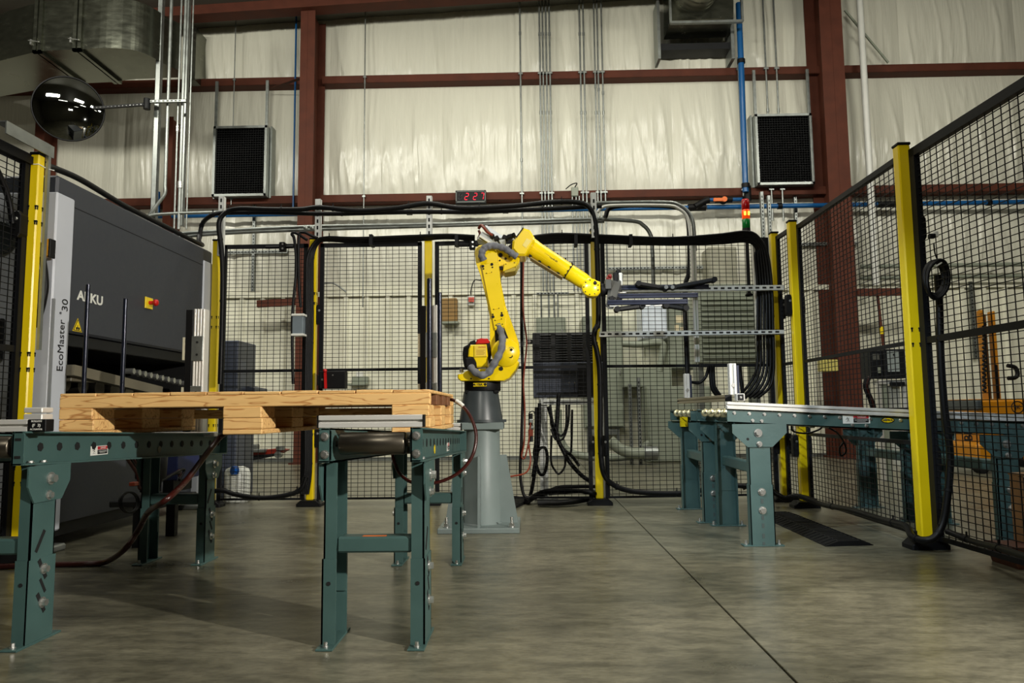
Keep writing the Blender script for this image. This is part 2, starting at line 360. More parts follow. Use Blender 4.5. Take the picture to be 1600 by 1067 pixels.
# girts: Z sections with a lip, split at the columns
cl = (P(467, 300, 10.0).x, P(490, 300, 10.0).x)      # left column flange
cr = (P(1311, 300, 10.0).x, P(1328, 300, 10.0).x)
cll = (P(246, 240, 10.0).x, P(258, 240, 10.0).x)
segs = [(-9, cl[0] + 0.02), (cl[1] - 0.02, cr[0] + 0.05), (cr[1] - 0.05, 9)]
def girt(zb, zt, name):
    for (xa, xb) in segs:
        b = MB(); t = 0.006; h = zt - zb
        b.box(xa, xb, WY - 0.2, WY - 0.194, zt - 0.11, zt)            # outer flange
        b.box(xa, xb, WY - 0.2, WY, zt - 0.115, zt - 0.109)            # web
        b.box(xa, xb, WY - 0.2, WY - 0.185, zt - 0.115, zt - 0.105)     # lip
        b.build(name, redsteel, kind='structure')
girt(zl1, zl0, 'trim_girt_lower'); girt(zu1, zu0, 'trim_girt_upper')
def column(x0, x1, name, label, y0=9.95, y1=10.5, top=None):
    top = top or roofz(x0) - 0.1
    t = thing(name, ((x0 + x1)/2, y0 + 0.2, 0), None, None); t['kind'] = 'structure'
    b = MB(); b.box(x0, x1, y0, y0 + 0.014, 0, top); b.build('front_flange', redsteel, t)
    b = MB(); b.box(x0, x1, y1 - 0.014, y1, 0, top); b.build('rear_flange', redsteel, t)
    xm = (x0 + x1)/2; b = MB(); b.box(xm - 0.005, xm + 0.005, y0, y1, 0, top); b.build('web', redsteel, t)
    b = MB(); b.box(x0 - 0.05, x1 + 0.05, y0 - 0.05, y1, 0, 0.02); b.build('base_plate', redsteel, t)
    return t
column(cl[0], cl[1], 'trim_column', '')
column(cr[0] - 0.16, cr[1], 'trim_column', '')
column(cll[0], cll[1], 'trim_column', '', 10.2, top=5.0)
a = P(55, 200, 10.2).x; column(a, a + 0.14, 'trim_column', '', 10.2, top=5.0)
# end rafter following the roof
p0 = P(475, 17, 9.95)
b = MB(); za = p0.z; xr0, xr1 = -8.9, 8.9
def rz(x): return za + (x - p0.x)*rs
for (zo, h, y0, y1) in ((0, 0.012, 9.85, 10.08), (0.012, roofz(p0.x) - za, 9.955, 9.965)):
    b.prism([(xr0, y0, rz(xr0) + zo), (xr1, y0, rz(xr1) + zo), (xr1, y0, rz(xr1) + zo + h), (xr0, y0, rz(xr0) + zo + h)], (0, y1 - y0, 0))
b.build('trim_rafter', redsteel, kind='structure')
b = MB(); b.bar(P(422, 139, WY - 0.19), P(474, 121, 10.02), 0.06, 0.006); b.build('trim_flange_brace', redsteel, kind='structure')
# red crane stub beams on the columns
for (a, c, y) in (((402, 475), (470, 468), 10.1), ((1340, 457), (1408, 457), 9.9)):
    b = MB(); p = P(*a, y); q = P(*c, y); q.z = p.z + (0.03 if y > 10 else 0); b.bar(p, q, 0.05, 0.10); b.build('trim_stub_beam', redsteel, kind='structure')

# ================================================================== SERVICES ON THE BACK WALL
def conduit(pts, r, name, label, m=galv, cat='pipe', group=None, cps=(), k=6, n=8):
    b = MB(); b.tube(pts, r, n, k); o = b.build(name, m, None, label, cat, group)
    return o
def vconduit(px, py0, py1, Y, r, label, group=None, m=galv, name='conduit', cps=()):
    p = P(px, py1, Y); q = P(px, py0, Y); q = V((p.x, p.y, q.z))
    b = MB(); b.cyl(p, q, r, n=8); o = b.build(name, m, None, label, 'pipe', group)
    for c in cps:
        z = P(px, c, Y).z; bb = MB(); bb.cyl((p.x, p.y, z - 0.025), (p.x, p.y, z + 0.025), r*1.45, n=8); bb.build('coupling', galv, o)
    for zz in (zl0 - 0.04, zu0 - 0.04):
        if p.z < zz < q.z:
            bb = MB(); bb.box(p.x - r*2.4, p.x + r*2.4, p.y - r*1.2, p.y + 0.02, zz - 0.012, zz + 0.012); bb.build('strap', galv, o)
    return o
YC = WY - 0.23
vconduit(818.5, -30, 540, YC, 0.013, 'thin galvanised conduit left of the four-conduit bundle on white wall', cps=(52, 250))
for i, px in enumerate((849, 854, 859.5, 865)):
    vconduit(px, -30, 455, YC, 0.0135, '%s of the four galvanised conduits above the louvred black controller' % ('first', 'second', 'third', 'fourth')[i], 'four conduit bundle on white wall', cps=(53, 176))
for i, px in enumerate((914, 920)):
    vconduit(px, -30, 455, YC, 0.0135, '%s conduit of the pair right of the four-conduit bundle' % ('left', 'right')[i], 'pair of conduits on white wall', cps=(53, 176))
for i, px in enumerate((937.5, 942.5, 949.5)):
    vconduit(px, -30, 455, YC, 0.0125, '%s of three conduits running down behind the middle yellow post' % ('first', 'middle', 'last')[i], 'three conduits on white wall', cps=((135 + 5*i), 176))
vconduit(567, 15, 480, YC, 0.009, 'lone thin wire conduit on white wall right of the left red column', cps=(128,))
vconduit(361, 30, 320, YC, 0.008, 'thin wire conduit passing over the left black vent')
for i, px in enumerate((1206, 1223)):
    vconduit(px + 1.5, -30, 345, YC, 0.014, '%s slim conduit passing in front of the right black vent' % ('left', 'right')[i], 'conduits at the right vent', cps=(172,))
for i, px in enumerate((897, 903, 908)):
    vconduit(px, 306, 455, YC, 0.011, '%s short conduit dropping from the grey junction box' % ('left', 'middle', 'right')[i], 'conduits below the junction box')
jb = P(898, 300, YC); b = MB(); b.obox(jb, (0.1, 0.06, 0.13), None, 0.006); o = b.build('junction_box', cabgrey, None, 'small grey junction box on the lower red girt', 'box')
b = MB(); b.tube([jb + V((0.0, -.02, .06)), jb + V((0.03, -.03, 0.12)), jb + V((-0.05, -.03, 0.1)), jb + V((-.13, -.02, 0.04))], 0.008); b.build('wire', cable, o)

# left conduit and strut bundle
YB = 8.6
def strut(p, q, w=0.041, name='strut_channel', label=None, cat='strut', m=galv, face=(0, -1, 0), slots=True, group=None, parent=None):
    p = V(p); q = V(q); b = MB(); d = (q - p).normalized(); f = V(face); f = (f - d*f.dot(d)).normalized(); s = d.cross(f)
    t = 0.004
    for sg in (-1, 1): b.bar(p + s*sg*(w/2 - t/2), q + s*sg*(w/2 - t/2), w, t, up=s)
    b.bar(p + f*(w/2 - t/2), q + f*(w/2 - t/2), w, t, up=f)
    o = b.build(name, m, parent, label, cat, group)
    if slots:
        L = (q - p).length; k = int(L/0.05); bb = MB()
        for i in range(k):
            c = p + d*(0.025 + i*0.05) + f*(w/2 + 0.0004)
            bb.obox(c, (0.028, 0.013, 0.0008), Matrix((d, s, f)).transposed())
        bb.build('slot_row', hole, o, kind='stuff')
    return o
def at_x(px, py, Y, dx=0): return P(px, py, Y) + V((dx, 0, 0))
def vpair(px, ya, yb, Y): p = P(px, yb, Y); q = P(px, ya, Y); return p, V((p.x, p.y, q.z))
p, q = vpair(240, -20, 350, YB); strut(p, q, 0.06, label='wide galvanised strut channel at the left of the conduit riser', slots=False)
p, q = vpair(283, -20, 354, YB + .12); strut(p, q, 0.055, label='galvanised strut channel at the right of the conduit riser', slots=False)
vp = [(258, 'first'), (272, 'second'), (279, 'third'), (291, 'fourth')]
for i, (px, nm) in enumerate(vp):
    p, q = vpair(px, -20, 290 if i == 0 else 358, YB - 0.08); r = (0.02, 0.013, 0.02, 0.01)[i]
    pts = [q, p]
    b = MB(); b.cyl(p, q, r, n=10); o = b.build('conduit', galv, None, '%s galvanised conduit of the riser left of the left vent' % nm, 'pipe', 'conduit riser beside the duct')
    if i == 0:
        b = MB(); b.tube([p, p + V((0, 0, -0.1)), P(247, 318, YB - .08), P(232, 338, YB - .08), P(226, 350, YB - .08)], r, 10); b.build('bent_end', galv, o)
    if i in (1, 2):
        z = P(px, 205 if i == 1 else 292, YB).z; bb = MB(); bb.cyl((p.x, p.y, z - .04), (p.x, p.y, z + .04), r*1.4, n=10); bb.build('coupling', zinc, o)
p = P(234, 159, YB - 0.14); q = P(291, 158, YB - .14); strut(p, V((q.x, q.y, p.z)), 0.035, label='short cross strut clamping the conduit riser', face=(0, -1, 0))
# black arm and convex mirror
mc = P(107, 170, 8.3)
t = thing('convex_mirror', mc, 'round convex safety mirror with black rim hung below the duct', 'mirror')
n = (V((0.5, -1.0, -0.16))).normalized(); R0 = 0.372
b = MB(); b.lathe([(R0*math.sin(a)/math.sin(0.55), (math.cos(a) - math.cos(0.55))*R0/math.sin(0.55)*0.8) for a in [0.55*(1 - i/14) for i in range(15)]], mc, 48, n); b.build('mirror_face', mirror, t)
b = MB(); b.lathe([(R0 - 0.004, 0.008), (R0 + 0.006, 0.012), (R0 + 0.012, 0.0), (R0 + 0.006, -0.014), (R0 - 0.1, -0.05), (0, -0.07)], mc, 48, n); b.build('rim', black, t)
a0 = mc - n*0.06; a1 = P(236, 163, YB - 0.15)
b = MB(); b.bar(a0, V((a1.x - .05, a1.y, a1.z)), 0.03, 0.03); o = b.build('mount_arm', black, t)
bb = MB()
for i in range(14):
    c = a0.lerp(a1, 0.3 + i*0.045); disc(bb, c + V((0, -0.016, 0)), (0, -1, 0), 0.004, 0.001, 6)
bb.build('arm_holes', zinc, o, kind='stuff')
b = MB(); b.cyl(a1 + V((-.05, 0, -.06)), a1 + V((-.05, 0, .07)), 0.04, n=12); b.build('clamp', black, t)

# ductwork top left
ZD = 5.02
out = [(-60, 112), (0, 95), (60, 80), (122, 77), (165, 75), (197, 76.5), (222, 82), (243, 92), (262, 103)]
inn = [(205, 124), (180, 128), (110, 131), (0, 151), (-60, 166)]
outs = [PZ(x, y, ZD) for x, y in out]; outs = outs[:4] + spline(outs[3:], 4)[1:]
poly = outs + [PZ(282, 111, ZD), PZ(278, 121, ZD)] + [PZ(x, y, ZD) for x, y in inn]
t = thing('supply_duct', PZ(122, 77, ZD), 'large galvanised rectangular duct elbow under the roof', 'duct')
b = MB(); b.prism(poly, (0, 0, 0.62)); b.build('duct_shell', ductm, t)
for (i, j) in ((2, 0), (3, 0)):
    pa = poly[i]; pb = poly[i].copy(); pb = V((pa.x, pa.y + 0.8, pa.z))
    dr = (pb - pa).normalized()
    b = MB()
    for o in (-0.03, 0.03):
        b.box(pa.x + o - 0.02, pa.x + o + 0.02, pa.y - 0.035, pa.y, ZD - 0.035, ZD + 0.64)
        b.box(pa.x + o - 0.02, pa.x + o + 0.02, pa.y - 0.035, pa.y + 0.86, ZD - 0.035, ZD)
    b.build('duct_flange', ductm, t)
    b = MB(); b.box(pa.x - 0.07, pa.x - 0.05, pa.y - 0.06, pa.y, ZD + 0.06, ZD + 0.12); b.cyl((pa.x - .08, pa.y - .07, ZD + .1), (pa.x + 0.05, pa.y - .07, ZD + .08), 0.006, n=6); b.build('flange_clamp', zinc, t)
# creased seam on elbow
for (a, c) in (((138, 68), (192, 49)), ((150, 10), (232, 45))):
    b = MB(); p = P(*a, 8.62); q = P(*c, 8.72); 
    b.tube([p, q], 0.004, 5, 0); b.build('seam', ductm, t)
b = MB(); p = P(303, 130, 10.3); b.box(p.x - 0.06, p.x + 0.06, 10.2, 10.56, p.z, p.z + 0.8); b.build('trim_duct_sleeve', ductm, kind='structure')
# intake hood with flexible duct, top right of centre
t = thing('intake_hood', P(1088, 104, 10.1), 'galvanised intake hood with ribbed flexible duct above the red girt', 'duct')
def frame(pts, w, name, m, par, closed=True):
    b = MB(); n = len(pts)
    for i in range(n if closed else n - 1): b.bar(pts[i], pts[(i + 1) % n], w, w)
    return b.build(name, m, par)
f0 = [P(1028, 100, 10.45), P(1028, -40, 10.45), P(1136, -40, 10.45), P(1136, 100, 10.45)]
b = MB(); b.box(f0[0].x, f0[3].x, 10.25, 10.52, P(1080, 80, 10.3).z, P(1080, 70, 10.3).z); b.build('sill_channel', cabblack, t)
b = MB(); b.box(f0[0].x - .04, f0[0].x, 10.2, 10.5, P(1028, 104, 10.45).z, 6.6); b.build('side_channel', galv, t)
b = MB(); b.box(f0[3].x, f0[3].x + .05, 10.2, 10.5, P(1136, 104, 10.45).z, 6.6); b.build('side_channel', galv, t)
pl = [P(1037, 62, 10.3), P(1137, 58, 10.3), P(1146, 28, 9.9), P(1049, 32, 9.9)]
b = MB(); b.add([*pl, P(1049, -60, 9.9), P(1146, -60, 9.9), P(1137, -60, 10.3), P(1037, -60, 10.3)], [(0, 1, 2, 3), (0, 3, 4, 7), (2, 1, 6, 5), (3, 2, 5, 4)]); b.build('hood_transition', ductm, t)
z0 = P(1100, 36, 9.9).z
b = MB(); pa = P(1048, 36, 9.85); pb = P(1160, 31, 9.85); b.bar(pa, V((pb.x, pb.y, pa.z)), 0.05, 0.035); b.bar(V((pb.x, pb.y, pa.z)), V((pb.x, pb.y, pa.z + 0.7)), 0.03, 0.04); b.bar(pa, pa + V((0, 0, .7)), 0.03, 0.03); b.build('hanger_frame', galv, t)
c0 = P(1099, 5, 9.5); b = MB(); prof = []
for i in range(41):
    prof.append((0.29 + 0.018*math.cos(i*PI/2), 0.035*i))
b.lathe(prof, V((c0.x, 8.75, c0.z + 0.28)), 36, (0, 1, 0.12)); b.build('flexible_duct', mat('foil_duct', (128, 126, 112), 0.35, 0.7, var=0.1, bump=0.4, bscale=80), t)

# black vents (exhaust filters)
def vent(x0, y0, x1, y1, label):
    Y = 10.28; p = P(x0, y0, Y); q = P(x1, y1, Y); z1 = p.z; z0 = q.z; xa = P(x0, (y0 + y1)/2, Y).x; xb = P(x1, (y0 + y1)/2, Y).x
    t = thing('wall_vent', ((xa + xb)/2, Y, z0), label, 'vent', 'black wall vents')
    b = MB(); fw = 0.035
    for s in ((xa, xb, z0, z0 + fw), (xa, xb, z1 - fw, z1)): b.box(s[0], s[1], Y - 0.02, Y + 0.12, s[2], s[3])
    for s in ((xa, xa + fw), (xb - fw, xb)): b.box(s[0], s[1], Y - 0.02, Y + 0.12, z0, z1)
    b.build('vent_frame', galv, t)
    b = MB(); b.box(xa + fw, xb - fw, Y + 0.06, Y + 0.1, z0 + fw, z1 - fw); b.build('filter', hole, t)
    b = MB(); nx, nz = 22, 30
    for i in range(1, nx): xx = xa + (xb - xa)*i/nx; b.box(xx - .002, xx + .002, Y + 0.02, Y + 0.05, z0 + fw, z1 - fw)
    for i in range(1, nz): zz = z0 + (z1 - z0)*i/nz; b.box(xa + fw, xb - fw, Y + 0.015, Y + 0.055, zz - .002, zz + .002)
    b.build('grille_grid', black, t, kind='stuff')
    for xx in (xa + 0.02, xb - 0.02):
        b = MB(); b.box(xx - 0.02, xx + 0.02, Y, Y + 0.03, z1, zu1 + 0.04); b.build('hanger_strap', galv, t)
    for xx in (xa - 0.02, xb + 0.02):
        b = MB(); b.box(xx - 0.012, xx + 0.012, Y + 0.1, WY - 0.05, z0, z1 + 0.03); b.build('side_flange', galv, t)
vent(333, 198, 417, 306, 'black mesh vent in a galvanised frame left of the left red column')
vent(1181, 179, 1270, 288, 'black mesh vent in a galvanised frame near the right red column')

# blue compressed-air pipes
YP = 10.36
def bpipe(pts, r, label, name='air_pipe', k=0): 
    b = MB(); b.tube(pts, r, 12, k); return b.build(name, bluepipe, None, label, 'pipe')
pz = P(800, 329, YP).z
o = bpipe([V((P(248, 340, YP).x, YP, pz)), V((P(1088, 320, YP).x, YP, pz))], 0.03, 'long blue horizontal air pipe under the lower girt, left run')
b = MB()
for px in (470, 640, 790): xx = P(px, 329, YP).x; b.cyl((xx - .04, YP, pz), (xx + .04, YP, pz), 0.042, n=12)
b.build('pipe_coupling', black, o)
o = bpipe([V((P(1104, 320, YP).x, YP, pz)), V((8.9, YP, pz))], 0.034, 'long blue horizontal air pipe running behind the right fence')
for px in (1218, 1386, 1545):
    xx = P(px, 320, YP).x; b = MB(); w_ = 0.14 if px == 1386 else 0.03
    b.cyl((xx - w_, YP, pz), (xx + w_, YP, pz), 0.046, n=12); b.build('pipe_coupling', black, o)
xb_ = P(1156, 100, 10.2).x
o = bpipe([V((P(1152, -40, 10.15).x, 10.15, 6.5)), V((P(1158, 100, 10.15).x + .0, 10.15, P(1158, 100, 10.15).z)), V((P(1165, 300, 10.15).x, 10.15, P(1165, 300, 10.15).z))], 0.042, 'thick blue vertical air pipe beside the intake hood')
for py in (96, 290): p = P(1158 if py < 200 else 1165, py, 10.15); b = MB(); b.cyl(p - V((0, 0, .03)), p + V((0, 0, .03)), 0.056, n=12); b.build('pipe_clamp', black, o)
vconduit(1161.5 + 2, 90, 350, YC, 0.011, 'slim conduit hugging the thick blue air pipe')
o = bpipe([P(463, 26, 10.36), P(458, 331, 10.36)], 0.014, 'thin blue vertical air pipe beside the left red column')
bpipe([P(247, 300, YP), P(247, 334, YP)], 0.03, 'short blue drop pipe behind the conduit riser')
# valve
t = thing('ball_valve', P(1127, 312, YP - .06), 'orange-handled ball valve on the blue air pipe', 'valve')
yv = YP - 0.05; z1 = P(1130, 312, yv).z; xa = P(1105, 316, yv).x; xb = P(1163, 316, yv).x
b = MB(); b.tube([(P(1086, 322, yv).x, yv, pz), (P(1092, 320, yv).x, yv, pz + .03), (xa - .02, yv, z1 - .01), (xa + .03, yv, z1)], 0.045, 10); b.build('elbow_fitting', black, t)
b = MB(); b.cyl((P(1076, 322, yv).x, YP, pz), (P(1104, 322, yv).x, YP, pz), 0.052, n=12); b.build('tee_fitting', black, t)
b = MB(); b.cyl((xa, yv, z1), (xb, yv, z1), 0.028, n=12); b.build('pipe_stub', bluepipe, t)
b = MB(); b.ball((P(1130, 316, yv).x, yv, z1 - .01), 0.058); b.cyl((P(1118, 316, yv).x, yv, z1), (P(1144, 316, yv).x, yv, z1), 0.042, n=12); b.build('valve_body', black, t)
b = MB(); hx = P(1132, 310, yv - .09).x; hz = P(1132, 311, yv - .09).z; b.cyl((hx, yv - .07, hz), (hx, yv - .1, hz), 0.038, n=14); b.obox((hx - .075, yv - .085, hz - .005), (0.16, 0.025, 0.05), None, 0.01); b.build('handle', orange, t)
b = MB(); b.cyl((xb - .03, yv, z1), (xb + 0.03, yv, z1), 0.045, n=12); b.cyl((xb + .02, YP - .15, z1 - .05), (xb + .02, YP - .15, z1 + .16), 0.05, n=12); b.build('tee_end', black, t)
# grey downpipe at the right and the loose strut leaning on it
p = P(1349, 100, 10.2); b = MB(); b.cyl(V((p.x, 10.2, P(1371, 446, 10.2).z)), V((p.x, 10.2, 7.6)), 0.045, n=14); b.build('down_pipe', white, None, 'pale grey vertical downpipe right of the right red column', 'pipe')
b = MB(); b.bar(P(1320, 16, 10.3), P(1388, 98, 10.3), 0.025, 0.025); b.build('loose_rod', cabgrey, None, 'dark rod leaning diagonally above the upper red girt', 'rod')
b = MB(); b.cyl(P(1371, 460, 9.92), P(1381, 548, 9.92), 0.02, n=8); o = b.build('drop_pipe', redsteel, None, 'thin brown drop pipe under the red stub beam, ending in yellow', 'pipe')
b = MB(); p = P(1378, 522, 9.92); b.cyl(p, p + V((0, 0, .1)), 0.024, n=8); b.build('yellow_sleeve', yellow, o)

# wall cabinets and boxes behind the fence
def cabinet(x0, y0, x1, y1, Y, d, label, m=cabgrey, name='electrical_cabinet', door=True, cat='cabinet', floor_=False, handle=True):
    p = P(x0, y0, Y); q = P(x1, y1, Y); xa, xb = P(x0, (y0+y1)/2, Y).x, P(x1, (y0+y1)/2, Y).x; z0, z1 = (0 if floor_ else q.z), p.z
    if Y > 9.9: d = 10.505 - Y
    t = thing(name, ((xa + xb)/2, Y + d/2, z0), label, cat)
    b = MB(); b.box(xa, xb, Y, Y + d, z0, z1, 0.008); b.build('body', m, t)
    if door:
        b = MB(); b.box(xa + .02, xb - .02, Y - 0.018, Y - .001, z0 + .02, z1 - .02, 0.005); o = b.build('door', m, t)
        if handle: b = MB(); b.box(xb - 0.06, xb - .045, Y - .035, Y - .018, (z0+z1)/2 - .05, (z0+z1)/2 + .05); b.build('handle', zinc, o)
    return t
cabinet(690, 466, 714, 502, WY - 0.25, 0.14, 'brown cardboard box on a small wall bracket', card, 'cardboard_box', False, 'box')
b = MB(); p = P(690, 502, WY - .28); q = P(716, 503, WY - .28); b.box(p.x, q.x, WY - .3, WY - .1, p.z - .03, p.z - .002); b.build('wall_bracket', cabgrey, None, 'small grey bracket under the cardboard box', 'bracket')
cabinet(838, 496, 884, 545, WY - 0.32, 0.2, 'grey electrical panel above the louvred black controller')
cabinet(912, 494, 974, 668, WY - 0.34, 0.22, 'tall grey electrical cabinet right behind the middle yellow post')
b = MB()
for px in (919, 965): p = P(px, 668, WY - .25); b.box(p.x - .02, p.x + .02, WY - .3, WY - .22, 0, p.z)
p = P(919, 670, WY-.25); q = P(965, 670, WY-.25); b.box(p.x, q.x, WY - .31, WY - .2, p.z - .08, p.z); b.build('stand_frame', galv, None, 'galvanised leg frame under the tall grey cabinet', 'frame')
cabinet(1012, 604, 1112, 718, WY - 1.0, 0.5, 'large low grey-green transformer cabinet standing on the floor', floor_=True, handle=False)
t = cabinet(1043, 468, 1085, 577, WY - 0.4, 0.2, 'grey breaker panel with a white label behind the gripper')
for (x0, y0_, x1, y1_) in ((1056, 493, 1068, 504), (1054, 507, 1061, 517), (1063, 511, 1068, 516)):
    p = P(x0, y0_, WY - .42); q = P(x1, y1_, WY - .42); b = MB(); b.box(p.x, q.x, WY - .423, WY - .4185, q.z, p.z); b.build('paper_label', mat('paper_cream', (222, 208, 172), .6), t)
cabinet(1003, 468, 1042, 528, WY - 0.6, 0.12, 'bright pale cabinet door behind the gripper', mat('pale_door', (218, 226, 236), 0.3), handle=False)
cabinet(1107, 386, 1152, 456, 10.15, 0.3, 'tall beige-grey enclosure above the louvred drive cabinet', mat('beige_grey', (150, 148, 130), 0.5), handle=False)
t = cabinet(1090, 444, 1186, 566, 7.4, 0.35, 'large grey-green drive cabinet with ribbed face behind the right back fence', cabgrey, door=False)
for px in (1093, 1180): p = P(px, 566, 7.5); b = MB(); b.box(p.x - .025, p.x + .025, 7.45, 7.7, 0, p.z, .003); b.build('stand_leg', galv, t)
p = P(1092, 462, 7.4); q = P(1184, 560, 7.4)
for i in range(12):
    z = p.z + (q.z - p.z)*(i + 0.5)/12; b = MB(); b.box(p.x + .02, q.x - .02, 7.385, 7.4, z - .018, z + .01); b.build('louvre', cabgrey, t)
cabinet(975, 575, 1050, 604, WY - .6, 0.3, 'flat grey wireway box above the transformer cabinet', handle=False, door=False)
t = cabinet(730, 462, 742, 477, WY - 0.18, 0.06, 'red-and-white alarm strobe on the back wall', white, 'alarm_strobe', False, 'alarm')
for px in (732.5, 737): p = P(px, 464, WY - .2); b = MB(); b.box(p.x - .003, p.x + .035, WY - .21, WY - .185, p.z - .07, p.z - .005); b.build('lens', mat('red_lens', (205, 80, 60), .3), t)
p = P(736, 462, WY - .15); q = P(752, 438, WY - .15)
conduit([p, p + V((0, 0, .08)), V((p.x + .05, p.y, q.z)), q, q + V((.25, 0, 0))], 0.008, 'alarm_conduit', 'thin curved conduit feeding the red alarm strobe', cable)
cabinet(556, 581, 567, 590, WY - .2, .08, 'small white meter box on the wall behind the second back panel', white, 'meter_box', False, 'box')
b = MB(); p = P(542, 599, WY - .3); q = P(572, 602, WY - .3); b.box(p.x, q.x, WY - .32, WY - .1, q.z, p.z); b.box(p.x + .05, q.x, WY - .2, WY - .1, p.z, p.z + .1); b.build('wall_shelf', cabgrey, None, 'small grey wall shelf under the white meter box', 'shelf')
t = cabinet(1283, 562, 1310, 580, 9.8, .12, 'yellowed warning sign box on the wall behind the right fence', mat('sign_yellow', (196, 184, 100), .5), 'wall_sign', False, 'sign')
# conduits by the cabinets
for i, px in enumerate((846, 858, 866, 872)):
    vconduit(px, 459, 496, YC - .05, 0.012, '%s conduit stub entering the grey electrical panel' % ('first', 'second', 'third', 'fourth')[i], 'conduit stubs above the electrical panel')
p = P(838, 459, YC - .08); q = P(889, 459, YC - .08); strut(p, V((q.x, q.y, p.z)), 0.03, label='short cross strut holding the conduit stubs')
for i, (px, a, c) in enumerate(((1019, 590, 724), (1003, 600, 720))):
    p, q = vpair(px - 16 if i else px - 18, a, c, 9.3); p.z = 0.0; strut(p, q, 0.041, label='%s slotted floor strut beside the transformer cabinet' % ('right', 'left')[i], group=None)
b = MB(); b.tube([P(953, 688, 9.2), P(970, 702, 9.2), P(990, 708, 9.2), P(1012, 708, 9.2), P(1026, 708, 9.2)], 0.07, 12); o = b.build('liquidtight_conduit', cabgrey, None, 'thick grey curved conduit at the foot of the transformer cabinet', 'pipe')
b = MB(); b.cyl(P(1006, 708, 9.2), P(1027, 708, 9.2), 0.09, n=12); b.build('conduit_hub', galv, o)
b = MB(); b.tube([P(872, 640, 9.5), P(874, 680, 9.5), P(890, 706, 9.5), P(930, 714, 9.5), P(985, 712, 9.5), P(1015, 692, 9.5)], 0.05, 10); b.build('floor_conduit', cabgrey, None, 'long grey conduit sweeping along the back wall floor', 'pipe')
b = MB(); b.tube([P(972, 537, 9.3), P(1000, 538, 9.3), P(1030, 535, 9.3), P(1036, 545, 9.3), P(1030, 580, 9.3)], 0.045, 10); b.build('wall_conduit', cabgrey, None, 'dark bent conduit below the pale cabinet door', 'pipe')
# tall struts on the wall, right and left
for (px, a, c, Y, lab) in ((1193, 300, 380, 9.6, 'slotted strut just right of the stack light'), (1207, 306, 450, 9.8, 'second slotted strut right of the stack light'), (1254, 300, 560, 10.48, 'slotted strut behind the right fence near the right red column'),
                         (395, 318, 456, 10.48, 'slotted strut on the wall left of the left red column'), (1524, 440, 560, 10.48, 'grey strut beside the yellow stacker mast')):
    p, q = vpair(px, a, c, Y)
    if Y < 10: p.z = 0
    strut(p, q, 0.045, label=lab)
for (a, c, Y, lab) in (((345, 395), (450, 392), 10.48, 'horizontal slotted strut behind the leftmost back panel'), ((950, 420), (1110, 419), 10.48, 'horizontal strut behind the gripper'), ((1240, 382), (1340, 381), 10.48, 'horizontal strut left of the right red column behind the fence')):
    p = P(*a, Y); q = P(*c, Y); strut(p, V((q.x, q.y, p.z)), 0.045, label=lab)
for (py, r_) in ((415, .02), (433, .015)):
    z = P(1450, py, 10.35).z; b = MB(); b.cyl((P(1345, py, 10.35).x, 10.35, z), (8.8, 10.35, z), r_*1.6, n=8); b.build('wall_rail', cabgrey, None, '%s grey horizontal rail on the wall behind the right fence' % ('upper' if py < 420 else 'lower'), 'rail')
b = MB(); z = P(500, 446, 10.4).z; b.tube([P(505, 443, 10.42), P(522, 443, 10.42), P(541, 456, 10.42)], 0.012, 8); b.build('bent_conduit', galv, None, 'short bent conduit above the liner cap', 'pipe')
# digital clock on the lower girt
Y = 10.3; t = thing('digital_clock', P(735, 318, Y), 'black digital wall clock reading 2:27 in red', 'clock')
xa, xb = P(711.5, 307, Y).x, P(759.5, 307, Y).x; z1, z0 = P(735, 297, Y).z, P(735, 318, Y).z
b = MB(); b.box(xa, xb, Y, Y + .07, z0, z1, 0.008); b.build('case', black, t)
b = MB(); m_ = mat('clock_bezel', (74, 80, 74), .4)
for s in ((xa, xb, z0 + .015, z0 + .035), (xa, xb, z1 - .025, z1 - .01)): b.box(s[0] + .005, s[1] - .005, Y - .006, Y + .002, s[2], s[3])
for s in ((xa + .004, xa + .02), (xb - .02, xb - .004)): b.box(s[0], s[1], Y - .006, Y + .002, z0 + .02, z1 - .012)
b.build('bezel', m_, t)
led = mat('led_red', (255, 30, 62), .4, emit=1.6, var=.02); dim = mat('led_off', (30, 30, 38), .4)
def digit(ch, cx, cz, w_, h, par):
    segs_ = {'a': ((-1, 1), (1, 1)), 'b': ((1, 1), (1, 0)), 'c': ((1, 0), (1, -1)), 'd': ((-1, -1), (1, -1)), 'e': ((-1, 0), (-1, -1)), 'f': ((-1, 1), (-1, 0)), 'g': ((-1, 0), (1, 0))}
    on = {'2': 'abged', '7': 'abc', '': ''}[ch]; b1 = MB(); b0 = MB()
    for k, (p, q) in segs_.items():
        pp = V((cx + p[0]*w_/2 + p[1]*h*.08, Y - .008, cz + p[1]*h/2)); qq = V((cx + q[0]*w_/2 + q[1]*h*.08, Y - .008, cz + q[1]*h/2)); d = (qq - pp).normalized()*.006
        (b1 if k in on else b0).bar(pp + d, qq - d, 0.004, 0.012, up=(0, 1, 0))
    if b1.v: b1.build('digit_' + {'2': 'two', '7': 'seven'}[ch], led, par)
    else: b0.build('unlit_digit', dim, par)
W_ = xb - xa; cz = (z0 + z1)/2 + .003; hh = (z1 - z0)*.48
digit('', xa + W_*.17, cz, W_*.085, hh, t)
for k, ch in ((.37, '2'), (.645, '2'), (.87, '7')): digit(ch, xa + W_*k, cz, W_*.1, hh, t)

